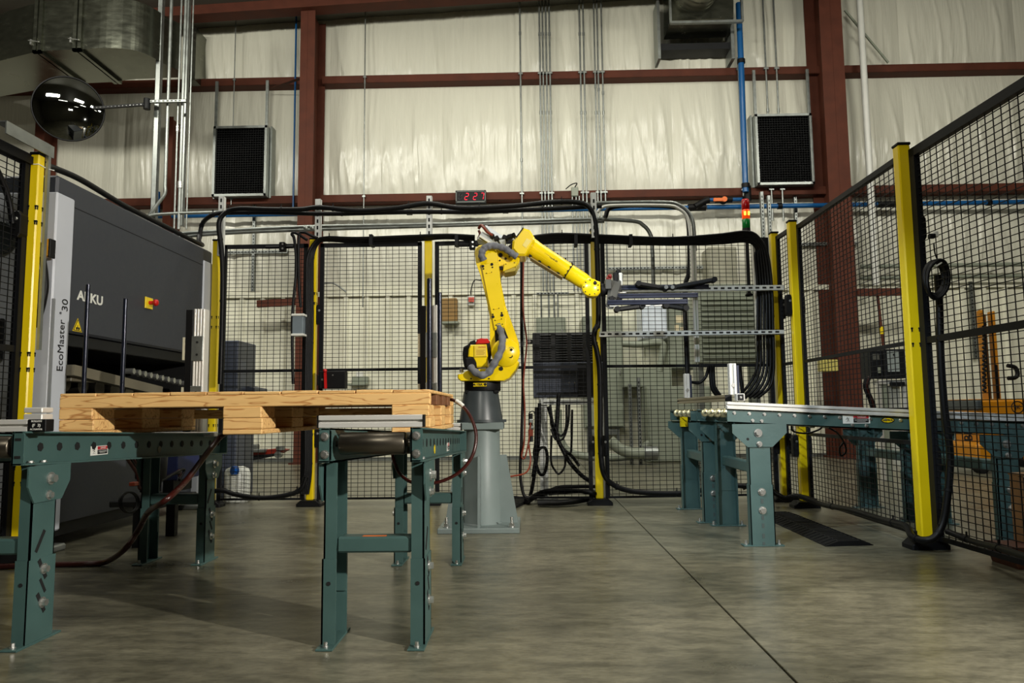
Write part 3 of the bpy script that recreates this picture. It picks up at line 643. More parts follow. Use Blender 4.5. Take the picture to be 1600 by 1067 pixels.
# ================================================================== SAFETY FENCE
PH = 2.0
def post(px, py, X=None, Y=None, name='fence_post', label=None, w=0.055, slots=(), ph=PH, shoe=True, loc=None, ang=0.0, dslots=True):
    p = loc if loc else PZ(px, py, 0); p = V((p.x, p.y, 0))
    t = thing('fence_post', p, label, 'post', 'yellow safety fence posts')
    R = Matrix.Rotation(ang, 3, 'Z')
    b = MB(); b.obox(p + V((0, 0, ph/2 + .02)), (w, w, ph - .05), R, 0.006); b.build('post_tube', yellow, t)
    b = MB(); b.obox(p + V((0, 0, ph)), (w + .006, w + .006, 0.014), R, 0.004); b.build('post_cap', black, t)
    if shoe:
        b = MB(); pr = [(-.09, 0), (.09, 0), (.09, .02), (.06, .045), (-.06, .045), (-.09, .02)]
        b.prism([p + V((x, -.055, z)) for x, z in pr], (0, .11, 0), .006); b.build('post_shoe', black, t)
    for z in slots:
        for dz in (0.0, 0.075):
            b = MB()
            for dx in (-0.018, 0.018):
                c = p + R @ V((dx, -w/2 - .0008, z + dz)); b.obox(c, (.006, .002, .018), R); b.obox(c + V((0, 0, .008)), (.01, .002, .008), R)
                c = p + R @ V((w/2 + .0008, dx, z + dz)); b.obox(c, (.002, .006, .018), R); b.obox(c + V((0, 0, .008)), (.002, .01, .008), R)
            b.build('keyhole_slots', hole, t, kind='stuff')
    return t
def bracket(t, p, h=.1, w_=.05, d=.07):
    b = MB(); p = V(p); b.prism([p + V((x*w_/2, -d/2, z*h/2)) for x, z in ((-.6, -1), (.6, -1), (1, -.7), (1, .7), (.6, 1), (-.6, 1), (-1, .7), (-1, -.7))], (0, d, 0), .004); o = b.build('panel_bracket', black, t)
    bolt(o, p + V((0.005, -d/2, h*.2)), (0, -1, 0), .006, .004)
def panel(A, B, z0, z1, label, bars=(), rows=None, fr=0.03, wv=0.05, wh=0.03, th=0.0034, sides=True):
    A = V((A[0], A[1], 0)); B = V((B[0], B[1], 0)); d = (B - A); L = d.length; d.normalize(); n = V((-d.y, d.x, 0))
    t = thing('mesh_panel', A.lerp(B, .5) + V((0, 0, z0)), label, 'fence panel', 'black mesh fence panels')
    def h(z, w_=fr, nm='rail'):
        b = MB(); b.bar(A + V((0, 0, z)), B + V((0, 0, z)), w_*.7, w_); return b.build(nm, fence_k, t)
    h(z0 + fr*.25, fr*.5, 'bottom_rail'); h(z1 - fr/2, fr, 'top_rail')
    for z in bars: h(z, fr*.7, 'middle_rail')
    if sides:
        for e in (A + d*fr/2, B - d*fr/2):
            b = MB(); b.bar(e + V((0, 0, z0)), e + V((0, 0, z1)), fr, fr*.7, up=n); b.build('side_rail', fence_k, t)
    for (a, c) in (rows or ((z0, z1),)):
        b = MB(); s = wv
        while s < L - .01:
            p = A + d*s + n*.003; b.bar(p + V((0, 0, a)), p + V((0, 0, c)), th, th, up=n); s += wv
        z = a + wh
        while z < c - .005:
            b.bar(A + V((0, 0, z)) - n*.001, B + V((0, 0, z)) - n*.001, th, th); z += wh
        b.build('wire_mesh', fence_k, t, kind='stuff')
    return t
p2 = PZ(487, 789, 0); pm = PZ(935, 788, 0); p11 = PZ(1231, 785, 0); p12 = PZ(1258, 793, 0); pr_ = PZ(1461, 857, 0)
pl_ = PZ(30, 872, 0)
FY = 5.46
p1 = V((P(337, 500, FY).x, FY, 0)); p3 = V((P(669.5, 500, FY).x, FY, 0))
p2 = V((P(489, 500, FY).x, FY, 0)); pm = V((P(933, 600, 5.4).x, 5.4, 0)); p11 = V((P(1219, 600, 5.5).x, 5.5, 0))
p12 = V((p12.x + .0, 5.16, 0)); pr_ = V((P(1431, 600, 3.66).x, 3.66, 0)); pl_ = V((P(46, 500, 3.48).x, 3.48, 0))
lab = {'p1': 'yellow fence post standing at the far end of the dark levelling machine', 'p2': 'yellow fence post with bundled black cables beside the left red column', 'p3': 'yellow fence post rising behind the black guide plate over the pallet',
       'pm': 'yellow fence post behind the robot gripper with one cable running down it', 'p11': 'yellow corner fence post where the perforated struts end', 'p12': 'yellow fence post at the start of the long right-hand fence', 'pr': 'large yellow fence post beside the hanging cable coil', 'pl': 'large yellow fence post in front of the light grey machine pillar'}
t1 = post(0, 0, label=lab['p1'], loc=p1, slots=(1.33, .52), w=.056)
t2 = post(0, 0, label=lab['p2'], loc=p2, slots=(1.5, .52))
t3 = post(0, 0, label=lab['p3'], loc=p3)
tm = post(0, 0, label=lab['pm'], loc=pm, ph=2.02)
t11 = post(0, 0, label=lab['p11'], loc=p11, slots=(.6,), ph=2.0)
t12 = post(0, 0, label=lab['p12'], loc=p12, slots=(.6,), ph=2.0)
tr = post(0, 0, label=lab['pr'], loc=pr_, slots=(.98,), w=.06)
tl = post(0, 0, label=lab['pl'], loc=pl_, slots=(1.62, .9, .36), w=.046, ph=1.97)
PT = 1.965; PB = .045
bk = (1.0,)
panel((p1.x + .045, FY), (p2.x - .045, FY), PB, PT, 'black mesh panel beside the dark machine, left of the cable-wrapped post', bk)
panel((p2.x + .05, FY), (p3.x - .05, FY), PB, PT, 'black mesh panel behind the pallet, between cable-wrapped post and guide plate', bk)
panel((p3.x + .05, FY), (pm.x - .045, pm.y), PB, PT, 'black mesh panel directly behind the robot arm', bk)
panel((pm.x + .045, pm.y), (p11.x - .045, p11.y), PB, PT, 'black mesh panel behind the gripper carrying perforated struts', bk)
panel((p11.x + .01, p11.y - .04), (p12.x, p12.y + .05), PB, PT, 'narrow black mesh panel closing the back right corner', bk)
zt = P(1345, 622, 4.4).z
panel((p12.x + .03, p12.y - .03), (pr_.x + .012, pr_.y + .04), PB, PT, 'long black mesh panel with conveyor opening, left of the large right post', (1.0, .665, .5), rows=((PB, .5), (.665, PT)))
panel((pr_.x + .034, pr_.y - .03), (pr_.x + .08, 2.55), PB, PT, 'big black mesh panel nearest on the right with hanging cable coil', (1.0,), fr=.044)
panel((pl_.x - .035, pl_.y - .01), (pl_.x - .08, 2.0), PB, PT, 'black mesh panel at the left frame edge beside the light grey pillar', (1.0,), fr=.044)
for t, p, zs in ((tm, pm, (.42,)), (t2, p2, (1.42, .5)), (t12, p12, (1.4, .42)), (t11, p11, (1.42, .42)), (t3, p3, (1.4,))):
    for z in zs:
        for sg in (-1, 1): bracket(t, p + V((sg*.045, .01, z)), .15, .04, .05)
bracket(tr, pr_ + V((.045, -.02, 1.56)), .13, .05, .08); bracket(tr, pr_ + V((.05, -.01, .42)), .15, .05, .08)
bracket(tl, pl_ + V((-.04, -.05, 1.6)), .13, .05, .06)
for (c, z) in ((P(442, 386, FY - .03), 0), (P(738, 383, FY - .05), 0)):
    b = MB(); b.obox(c, (.045, .05, .07), None, .006); b.cyl(c - V((.13, 0, .0)), c + V((.08, 0, 0)), .012, n=8); o = b.build('panel_latch', black, None, 'black latch on the fence top rail %s' % ('beside the left red column' if c.x < -1 else 'behind the robot elbow'), 'latch')
    for dz in (-.016, .018): bolt(o, c + V((0.005, -.025, dz)), (0, -1, 0), .005, .003)

# galvanised gate head at the left post
t = thing('gate_head_angle', pl_ + V((0, 0, 1.98)), 'galvanised angle track on top of the large left yellow post', 'track')
ga = PX(76, 226, pl_.x + .05); 
b = MB(); xg = pl_.x + .038; b.bar((xg, pl_.y + .06, 2.0), (xg, 3.2, 2.0), .006, .06, up=(0, 0, 1)); b.bar((xg - .03, pl_.y + .06, 2.028), (xg - .03, 3.2, 2.028), .06, .005); b.build('track', galv, t)
b = MB(); b.bar((xg - .005, pl_.y + .03, 1.0), (xg - .005, pl_.y + .03, 2.03), .014, .02, up=(0, 1, 0)); b.build('drop_angle', galv, t)
b = MB(); b.bar((pl_.x - .06, 2.4, 1.93), (pl_.x - .03, pl_.y - .02, 1.93), .05, .04); b.build('roller_rail', black, t)
for k in range(2):
    b = MB(); y_ = pl_.y - .35 - .1*k; b.tube([(pl_.x - .06, y_, 1.93), (pl_.x - .05, y_ + .12, 1.85), (pl_.x - .045, y_ + .22, 1.72), (pl_.x - .045, y_ + .26, 1.6)], .014, 8); b.build('hanging_cable', cable, t)
bolt(t, (pl_.x - .04, 3.2, 1.96), (0.4, -1, 0), .012, .008)
b = MB(); zt_ = P(60, 257, 3.46).z; b.tube([(pl_.x - .026, pl_.y - .025, zt_), (pl_.x + .025, pl_.y - .026, zt_), (pl_.x + .026, pl_.y + .026, zt_ - .004), (pl_.x + .06, pl_.y + .04, zt_ - .012)], .0022, 6, 0); b.build('white_cable_tie', white, tl)
# yellow interlock switch beside the post, its cable
t = thing('interlock_switch', PX(78, 402, -2.36), 'small amber interlock box on the near machine pillar', 'switch')
c = P(74.5, 388, 3.575); b = MB(); b.obox(c, (.04, .04, .09), None, .005); b.build('switch_body', mat('amber_box', (226, 160, 16), .35), t); b = MB(); b.obox(c + V((.022, 0, -.002)), (.01, .045, .095), None, .003); b.build('switch_plate', black, t)
b = MB(); b.tube([P(66, 402, 3.56), P(70, 430, 3.56), P(70, 455, 3.56), P(62, 490, 3.56), P(52, 510, 3.55)], .017, 8); b.build('switch_cable', cable, t)

# strut uprights above the posts
for (px, ya, yb, Y, wh) in ((345, 308, 400, FY - .05, 'the far end of the dark machine'), (497, 312, 372, FY - .06, 'the cable-wrapped post'), (671, 307, 370, FY - .06, 'the guide plate post'), (928.5, 302, 372, 5.34, 'the gripper post')):
    p, q = vpair(px, ya, yb, Y); strut(p, q, .041, name='strut_upright', label='white perforated strut upright standing above ' + wh, m=mat('bright_galv', (214, 216, 212), .4, .25))
# perforated struts on the right back panel
for i, (ya, yb) in enumerate(((453.5, 453.5), (522.5, 521))):
    p = P(946 if i else 985, ya, 5.3); q = P(1224, yb, 5.3); p = P(936 if i else 950, ya, 5.3)
    strut(p, V((q.x, q.y, p.z)), .036, name='perforated_strut', label='%s perforated strut across the fence right of the gripper' % ('lower', 'upper')[i], m=mat('bright_galv', (214, 216, 212), .4, .25))
for i, (pa, pb_) in enumerate((((1082, 376), (1090, 566)), ((1178, 376), (1188, 566)))):
    Y = 5.44; p = P(*pb_, Y); q = P(*pa, Y); b = MB(); x_ = (p.x + q.x)/2; b.box(x_ - .017, x_ + .017, Y - .02, Y + .02, p.z, q.z, .003); o = b.build('mounting_profile', alu, None, '%s vertical aluminium profile on the right back panel' % ('left', 'right')[i], 'profile')
    b = MB(); b.box(x_ - .004, x_ + .004, Y - .0215, Y - .0195, p.z, q.z); b.build('profile_groove', cabgrey, o)
# horizontal galvanised conduits above the fence
def hc(pts, r, label, m=galv): b = MB(); b.tube([P(*a) for a in pts], r, 10); return b.build('conduit', m, None, label, 'pipe')
Y = 5.75
hc([(92+180, 366, Y), (330, 362, Y), (480, 354.5, Y), (700, 350, Y), (900, 343, Y), (985, 345, Y), (1005, 352, Y), (1016, 366, Y), (1019, 385, Y), (1021, 445, Y)], .016, 'upper galvanised conduit along the fence top, bending down by the gripper')
hc([(272, 372, Y), (330, 366, Y), (480, 359, Y), (900, 347, Y), (940, 346, Y)], .014, 'lower galvanised conduit along the fence top')
hc([(226, 349, 8.52), (232, 338, 8.52), (262, 334, 8.52), (344, 331, 8.52)], .02, 'short bright conduit above the dark machine')
hc([(934, 332, 5.6), (940, 325, 5.6), (960, 321, 5.6), (1040, 321, 5.6), (1060, 326, 5.6), (1073, 338, 5.6), (1078, 360, 5.6), (1080, 396, 5.6), (1081, 440, 5.6)], .012, 'pale cable looping right from the gripper post strut', white)
hc([(930, 317, 5.7), (1030, 316, 5.7), (1060, 320, 5.7), (1080, 338, 5.7), (1085, 370, 5.7), (1086, 392, 5.7)], .015, 'bright conduit looping over the pale cable')
hc([(945, 340, 5.65), (960, 323, 5.65), (1040, 322, 5.65), (1068, 330, 5.65), (1076, 352, 5.65), (1077, 420, 5.65), (1071, 444, 5.65), (1070, 480, 5.6), (1072, 530, 5.5), (1074, 588, 5.4)], .018, 'black cable dropping behind the gripper', cable)
# two-wheel cable junction on lower conduit
for px in (478, 488): b = MB(); b.ball(P(px, 356, 5.75), .024, 8); b.build('conduit_clamp', galv, None, 'galvanised clamp on the fence top conduit, %s of two' % ('left' if px < 480 else 'right'), 'clamp')

# ------------------------------------------------------------------ black cables
def cab(pts, r, label, m=cable, ties=0, name='cable', n=8, cat='cable'):
    pp = [P(*a) if len(a) == 3 else V(a[:3]) for a in pts]; b = MB(); b.tube(pp, r, n); o = b.build(name, m, None, label, cat)
    if ties:
        sp = spline(pp, 8); 
        for i in range(ties):
            k = int((i + .7)/(ties + .4)*(len(sp) - 2)); d = (sp[k + 1] - sp[k]).normalized(); c = sp[k]
            bb = MB(); bb.cyl(c - d*.006, c + d*.006, r*1.16, n=8); s_ = d.orthogonal().normalized(); bb.bar(c + V((0, -.2*r, r)), c + V((0, -.2*r, r + .02)), .006, .006); bb.build('cable_tie', black, o)
    return o
Y = 5.33
cab([(344, 600, Y), (347, 500, Y), (348, 430, Y), (346, 390, Y), (342, 350, Y), (352, 333, Y), (372, 326, Y), (420, 327, Y), (470, 327, Y), (500, 324, Y), (560, 329, Y), (620, 325, Y), (668, 318, Y), (720, 325, Y), (800, 322, Y), (860, 316, Y), (900, 316, Y), (920, 323, Y), (929, 342, Y), (932, 370, Y), (934, 430, Y), (935, 500, Y), (930, 515, Y), (928, 530, Y), (933, 550, Y), (937, 580, Y), (938, 640, Y), (938, 690, Y), (942, 735, Y), (955, 755, Y), (985, 767, Y), (1040, 771, Y), (1085, 768, Y), (1130, 757, Y)], .019, 'thick black cable arching above the fence and down the gripper post', ties=16)
Y = 5.37
cab([(312, 372, 5.5), (316, 350, 5.5), (330, 337, Y), (348, 333, Y), (420, 332, Y), (520, 334, Y), (640, 331, Y), (740, 331, Y), (860, 326, Y), (940, 322, Y)], .017, 'slimmer black cable under the thick arching cable', ties=6)
for i in range(5):
    o = i*2.3; Y = 5.36 + .012*i; s = (i % 2)*1.5
    cab([(470 + o*1.2, 772, Y), (476 + o, 740, Y), (477 + o, 700, Y), (477 + o, 600, Y), (479 + o, 500, Y), (479 + o, 430, Y), (481 + o*.9, 400, Y), (492 + o*.5, 378 + o*.3, Y), (510, 371 + o*.5, Y), (560, 372 + o*.7 - s, Y), (640, 369 + o*.8, Y), (700, 367 + o*.5 + s, Y), (742, 369 + o*.8, Y)], .0105, 'black cable %s of five bundled from the fence top down beside the left red column' % ('one', 'two', 'three', 'four', 'five')[i], ties=5 if i in (0, 4) else 0)
Y = 5.3
cab([(458, 600, Y), (457, 560, Y), (457, 490, Y), (463, 420, Y), (460, 375, Y), (456, 366, Y), (462, 364, Y), (480, 375, Y)], .011, 'thin black cable looping over the transformer box, outer loop')
cab([(470, 480, Y), (467, 440, Y), (467, 372, Y), (474, 363, Y), (486, 368, Y), (496, 372, Y)], .011, 'thin black cable looping over the transformer box, inner loop')
for i in range(6):
    o = i*4.4; Y = 5.33 + .012*i
    cab([(800, 377 + o*.4, Y), (860, 366 + o*.6, Y), (940, 368 + o*.5, Y), (1040, 372 + o*.45, Y), (1120, 367 + o*.6, Y), (1168, 362 + o*.7, Y), (1188 - o*.2, 374 + o*.8, Y), (1200 - o*.9, 400, Y), (1206 - o*1.0, 450, Y), (1208 - o*1.1, 520, Y), (1209 - o*1.2, 575, Y), (1203 - o*1.6, 604, Y), (1184 - o*1.5, 622, Y)], .0105, 'black cable %s of six sweeping along the right fence top and down the corner' % ('one', 'two', 'three', 'four', 'five', 'six')[i], ties=6 if i in (0, 5) else 0)
# cable hangers over the fence top
for px in (579, 713, 900, 986): 
    b = MB(); p = P(px, 372, 5.32); b.box(p.x - .012, p.x + .012, 5.32, 5.42, p.z - .05, p.z + .03); b.build('cable_hanger', fence_k, None, 'small black cable hanger on fence top, %s' % {579: 'left of the guide plate post', 713: 'left of the robot elbow', 900: 'left of the gripper post', 986: 'right of the gripper post'}[px], 'hanger')
# bottom cables
Y = 5.3
cab([(320, 772, Y), (345, 766, Y), (370, 773, Y), (410, 778, Y), (450, 773, Y), (470, 764, Y), (478, 745, Y)], .017, 'black cable lying along the fence bottom left of the cable-wrapped post', ties=3)
cab([(1180, 630, 5.3), (1182, 645, 5.3), (1183, 660, 5.3), (1184, 720, 5.3), (1176, 752, 5.3), (1160, 762, 5.3)], .02, 'black cable dropping behind the right conveyor legs')
cab([(1130, 757, 5.3), (1170, 760, 5.2), (1200, 764, 5.2), (1225, 778, 5.15), (1245, 775, 5.05), (1275, 783, 4.95)], .018, 'black cable snaking past the corner post shoes', ties=2)
zc_ = .05
cab([(1250, 775, 4.98), (1285, 788, 4.75), (1330, 797, 4.35), (1380, 812, 4.0), (1415, 822, 3.72), (1425, 838, 3.6), (1445, 844, 3.52), (1462, 838, 3.5), (1474, 815, 3.5), (1480, 780, 3.5), (1484, 740, 3.5), (1484, 700, 3.5), (1476, 640, 3.5), (1470, 560, 3.5), (1468, 480, 3.5), (1465, 430, 3.5)], .017, 'black cable along the right fence bottom, looping around the large right post', ties=7)
cab([(1480, 830, 3.45), (1520, 846, 3.3), (1560, 856, 3.05), (1610, 872, 2.8)], .014, 'black cable along the bottom of the nearest right panel', ties=2)
for i, pts in enumerate(([(1107, 573), (1103, 588), (1093, 598), (1080, 597)], [(1110, 571), (1111, 592), (1113, 607), (1120, 618)], [(1114, 571), (1115, 595), (1117, 606), (1125, 618)], [(1156, 571), (1158, 595), (1161, 618)])):
    cab([(x, y, 5.32) for x, y in pts], .014 if i else .011, 'short black cable %s hanging behind the upright profiles on the conveyor end' % ('one', 'two', 'three', 'four')[i])
b = MB(); p = P(1094, 571, 5.36); q = P(1166, 571, 5.36); b.box(p.x, q.x, 5.35, 5.4, p.z - .012, p.z + .012); b.build('cable_tray', black, None, 'short black cable tray on the right back panel rail', 'tray')
# coil
t = thing('cable_coil', P(1461, 460, 3.45), 'coil of black cable tied and hung on the right mesh panel', 'cable')
for k in range(4):
    c = P(1459 + k*2.2, 434 + k*.8, 3.46 - .012*k); rx = .044 + .006*(k % 2); rz_ = .078 + .004*k; tl_ = .12 + .1*k
    b = MB(); pts = [c + V((rx*math.cos(a)*(1) + rz_*math.sin(a)*math.sin(tl_)*.4, .004*math.sin(3*a), rz_*math.sin(a))) for a in [2*PI*i/24 for i in range(25)]]
    b.tube(pts, .0085, 8, 2); b.build('coil_turn', cable, t)
b = MB(); p = P(1467, 413, 3.42); b.tube([p + V((.012*math.cos(a), .01*math.sin(a), .008*math.cos(a))) for a in [2*PI*i/12 for i in range(13)]], .003, 6, 2); b.build('cable_tie', white, t)
b = MB(); b.tube([P(1466, 408, 3.45), P(1461, 396, 3.45), P(1459, 380, 3.45)], .0035, 6); b.build('thin_lead', cable, t)
b = MB(); b.obox(P(1456, 369, 3.45), (.03, .025, .022), None, .004); b.build('connector', black, t); b = MB(); b.obox(P(1462, 366, 3.45), (.02, .02, .03), None, .004); b.build('connector', white, t)
# small transformer box beside the left red column
t = thing('transformer_box', P(466, 524, 5.3), 'small grey box with white end bars hung on the fence by the left red column', 'box')
xa, xb = P(457, 505, 5.3).x, P(474, 505, 5.3).x; z1, z0 = P(465, 491, 5.3).z, P(465, 525, 5.3).z
b = MB(); b.box(xa, xb, 5.29, 5.36, z0 + .012, z1 - .012, .004); b.build('body', mat('box_grey_blue', (134, 146, 154), .35, .3), t)
for z in (z0, z1 - .014): b = MB(); b.box(xa - .004, xb + .01, 5.28, 5.36, z, z + .016, .002); b.build('end_bar', white, t)
# stack light on a pole
t = thing('stack_light', P(1166, 360, 5.42), 'red, orange and green stack light above the right back fence', 'signal light')
cx, cy = P(1165.5, 340, 5.42).x, 5.42; r = .029
zz = [P(1166, y, 5.42).z for y in (361, 357, 342.5, 328, 314)]
b = MB(); b.cyl((cx, cy, zz[0]), (cx, cy, zz[1]), r*1.02, n=20); b.build('base', cabblack, t)
for nm, m_, a, c in (('green_lens', mat('green_lens', (8, 122, 48), .25), 1, 2), ('orange_lens', mat('orange_lens', (246, 74, 16), .25, emit=.55), 2, 3), ('red_lens', mat('dark_red_lens', (170, 10, 12), .25), 3, 4)):
    b = MB(); h = zz[c] - zz[a]; b.lathe([(r*.9, 0), (r, .004), (r, h - .004), (r*.9, h)], (cx, cy, zz[a]), 20); o = b.build(nm, m_, t)
    if nm == 'orange_lens':
        bb = MB()
        for dx in (-.013, .014): bb.obox((cx + dx, cy - r*.92, zz[a] + h*.55), (.014, .008, h*.4), None, .002)
        bb.build('bulb_glow', emitmat('bulb_glow', (255, 214, 60), 3.0), o)
b = MB(); b.lathe([(r, 0), (r*.8, .012), (0, .016)], (cx, cy, zz[4]), 20); b.build('cap', red, t)
p = P(1168, 460, 5.42); b = MB(); b.cyl((cx, cy, p.z), (cx, cy, zz[0]), .013, n=10); b.build('pole', black, t)
b = MB(); b.lathe([(.03, 0), (.03, .008), (.016, .02)], (cx, cy, p.z - .01), 12); b.build('pole_foot', black, t)

# ================================================================== LEVELLING MACHINE
MX = -2.41
def textx(s, p, size, right, up, m, parent, name='lettering', sx=1.0, bold=0.0):
    o = text(s, p, size, right, up, m, parent, name, bold=bold)
    if sx != 1.0:
        c = V(p) - ORG[parent.name]; r = V(right).normalized()
        for v in o.data.vertices: d = (v.co - c).dot(r); v.co += r*d*(sx - 1)
    return o
zt = PX(95, 275, MX).z; zp = PX(91, 301, MX).z; zb1 = PX(180, 532, MX).z; zb2 = PX(180, 545, MX).z
y0 = PX(90, 301, MX + .01).y; y1 = PX(118, 313, MX + .01).y; y2 = PX(317, 420, MX).y; y3 = PX(333, 420, MX).y
t = thing('levelling_machine', (-3.0, 4.5, 0), 'large anthracite sheet levelling machine with light grey pillars', 'machine')
b = MB(); b.box(-3.7, MX, y0 + .012, y3 - .02, zb1, zt, .012); b.build('hood', mach_dk, t)
b = MB(); zs = zt - .13; b.box(MX, MX + .002, y1, y2, zs - .003, zs); b.build('hood_seam', hole, t)
b = MB(); b.box(-3.6, MX - .02, y1 - .02, y2 + .02, zb2 - .02, zb1 - .004, .004); b.build('hood_sill', cabblack, t)
b = MB(); b.box(-3.7, MX + .01, y0, y1, .1, zp, .008); near = b.build('pillar', mach_lt, t)
b = MB(); b.box(-3.7, MX + .01, y2, y3, .1, zp, .008); b.build('pillar', mach_lt, t)
b = MB(); b.box(-3.55, MX - .04, y1 - .01, y2 + .01, .12, .70, .006); b.build('base_cabinet', mach_dk, t)
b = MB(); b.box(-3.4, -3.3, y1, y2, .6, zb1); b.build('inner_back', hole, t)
for yy in (y1 + .012, y2 - .02): b = MB(); b.box(-3.4, MX - .03, yy - .01, yy, .7, zb1 - .02); b.build('shade_liner', hole, t)  # black sheets added to keep the lit pillar sides dark inside the opening
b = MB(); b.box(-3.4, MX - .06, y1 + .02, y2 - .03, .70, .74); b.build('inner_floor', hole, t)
b = MB(); b.box(-3.7, MX - .05, y0 + .05, y3 - .05, .06, .14); b.build('plinth', cabblack, t)
for yy in (y0 + .1, y2 + .02):
    b = MB(); b.box(MX - .12, MX + .04, yy - .06, yy + .06, 0, .035, .008); b.cyl((MX - .04, yy, .03), (MX - .04, yy, .13), .016, n=10); b.cyl((MX - .04, yy, .06), (MX - .04, yy, .085), .03, n=6, sm=False); b.build('levelling_foot', galv, t)
# rollers and infeed table inside the opening
for k in range(9):
    yy = y1 + .16 + k*.16; b = MB(); b.cyl((-3.2, yy, .86 - .012*k), (MX - .10, yy, .86 - .012*k), .05, n=16); b.build('levelling_roller', rollerm, t)
for k in range(10):
    p = PX(197 + k*9.2, 580 + k*2.1, MX - .03); b = MB(); b.cyl(p, p + V((.05, 0, 0)), .018, n=10); b.build('roller_end', zinc, t)
b = MB(); b.bar(PX(109, 578, MX + .03), PX(248, 611, MX + .03), .05, .055); b.build('infeed_rail', mat('infeed_beige', (104, 98, 82), .5), t)
b = MB(); p = PX(109, 577, MX); q = PX(146, 598, MX); b.box(MX - .08, MX + .01, p.y, q.y, q.z, p.z, .004); b.build('infeed_block', mat('infeed_beige', (104, 98, 82), .5), t)
# lettering and warning sign
textx('ARKU', PX(141.5, 466.5, MX + .0015), .072, (0, 1, 0), (0, 0, 1), white, t, 'front_lettering', 1.25, .0022)
textx('EcoMaster', PX(95.5, 540, MX + .0115), .068, (0, 0, 1), (0, -1, 0), cabblack, near, 'pillar_lettering', 0.92)
textx('30', PX(102, 477, MX + .0115), .068, (0, 0, 1), (0, -1, 0), cabblack, near, 'pillar_number', 1.0)
textx('\u00ae', PX(95, 489, MX + .0115), .02, (0, 0, 1), (0, -1, 0), cabblack, near, 'pillar_mark', 1.0)
def tri(c, r, x, m, nm, par):
    b = MB(); b.prism([(x, c.y + r*math.cos(a), c.z + r*math.sin(a)) for a in (PI/2, PI/2 + 2*PI/3, PI/2 + 4*PI/3)], (.001, 0, 0)); return b.build(nm, m, par)
c = PX(121, 511, MX + .001); tri(c, .048, MX + .0008, yellow, 'warning_sign', t); tri(c, .042, MX + .0016, cabblack, 'warning_sign_border', t); tri(c, .034, MX + .0024, yellow, 'warning_sign_face', t)
b = MB()
for dy in (-.009, .009): disc(b, (MX + .0034, c.y + dy, c.z - .008), (1, 0, 0), .008, .0008, 12)
b.box(MX + .0034, MX + .0042, c.y - .003, c.y + .001, c.z - .004, c.z + .012); b.build('warning_symbol', cabblack, t)
p = PX(226, 462, MX); q = PX(237, 484, MX); b = MB(); b.box(MX, MX + .008, p.y, q.y, q.z, p.z - .005, .002); es = b.build('emergency_stop_plate', yellow, t)
c = V((MX + .008, (p.y + q.y)/2, (p.z + q.z)/2)); b = MB(); b.cyl(c, c + V((.03, 0, 0)), .012, n=14); b.lathe([(.012, .03), (.02, .033), (.022, .045), (.017, .054), (0, .056)], c, 18, (1, 0, 0)); b.build('emergency_stop_button', red, es)
b = MB()
for dy in (-.4, .4):
    for dz in (-.42, .42): disc(b, (MX + .008, c.y + dy*(q.y - p.y), c.z + dz*(p.z - q.z)), (1, 0, 0), .003, .001, 8)
b.build('plate_screws', zinc, es, kind='stuff')
# round gauge on the end face
c = P(3, 372, y0 - .005); b = MB(); b.lathe([(.085, 0), (.085, .025), (.07, .03), (.066, .012), (0, .012)], c, 28, (0, -1, 0)); b.build('round_window', grey_dk, t)
b = MB(); b.box(c.x - .16, c.x + .04, y0 - .03, y0 - .002, .96, 1.17, .005); b.build('end_hatch', cabblack, t)
# cable on top of machine
b = MB(); b.tube([P(70, 257, 3.5), P(80, 261, 3.6), V((MX - .02, 3.85, zt + .045)), V((MX - .03, 4.3, zt + .03)), V((MX - .03, 4.9, zt + .03)), V((MX - .03, 5.35, zt + .03)), P(311, 378, 5.45), P(311, 368, 5.5)], .017, 8); b.build('cable', cable, None, 'thick black cable lying along the top edge of the machine', 'cable')
t2_ = cabinet(343, 532, 371, 640, 6.0, .4, 'dark grey cabinet seen through the leftmost back panel', cabblue, 'floor_cabinet', door=False, floor_=True)
b = MB(); b.prism([P(360, 598, 6.2), P(398, 606, 6.2), P(398, 616, 6.2), P(352, 616, 6.2)], (0, .3, 0)); b.build('sloped_cover', cabblue, t2_)

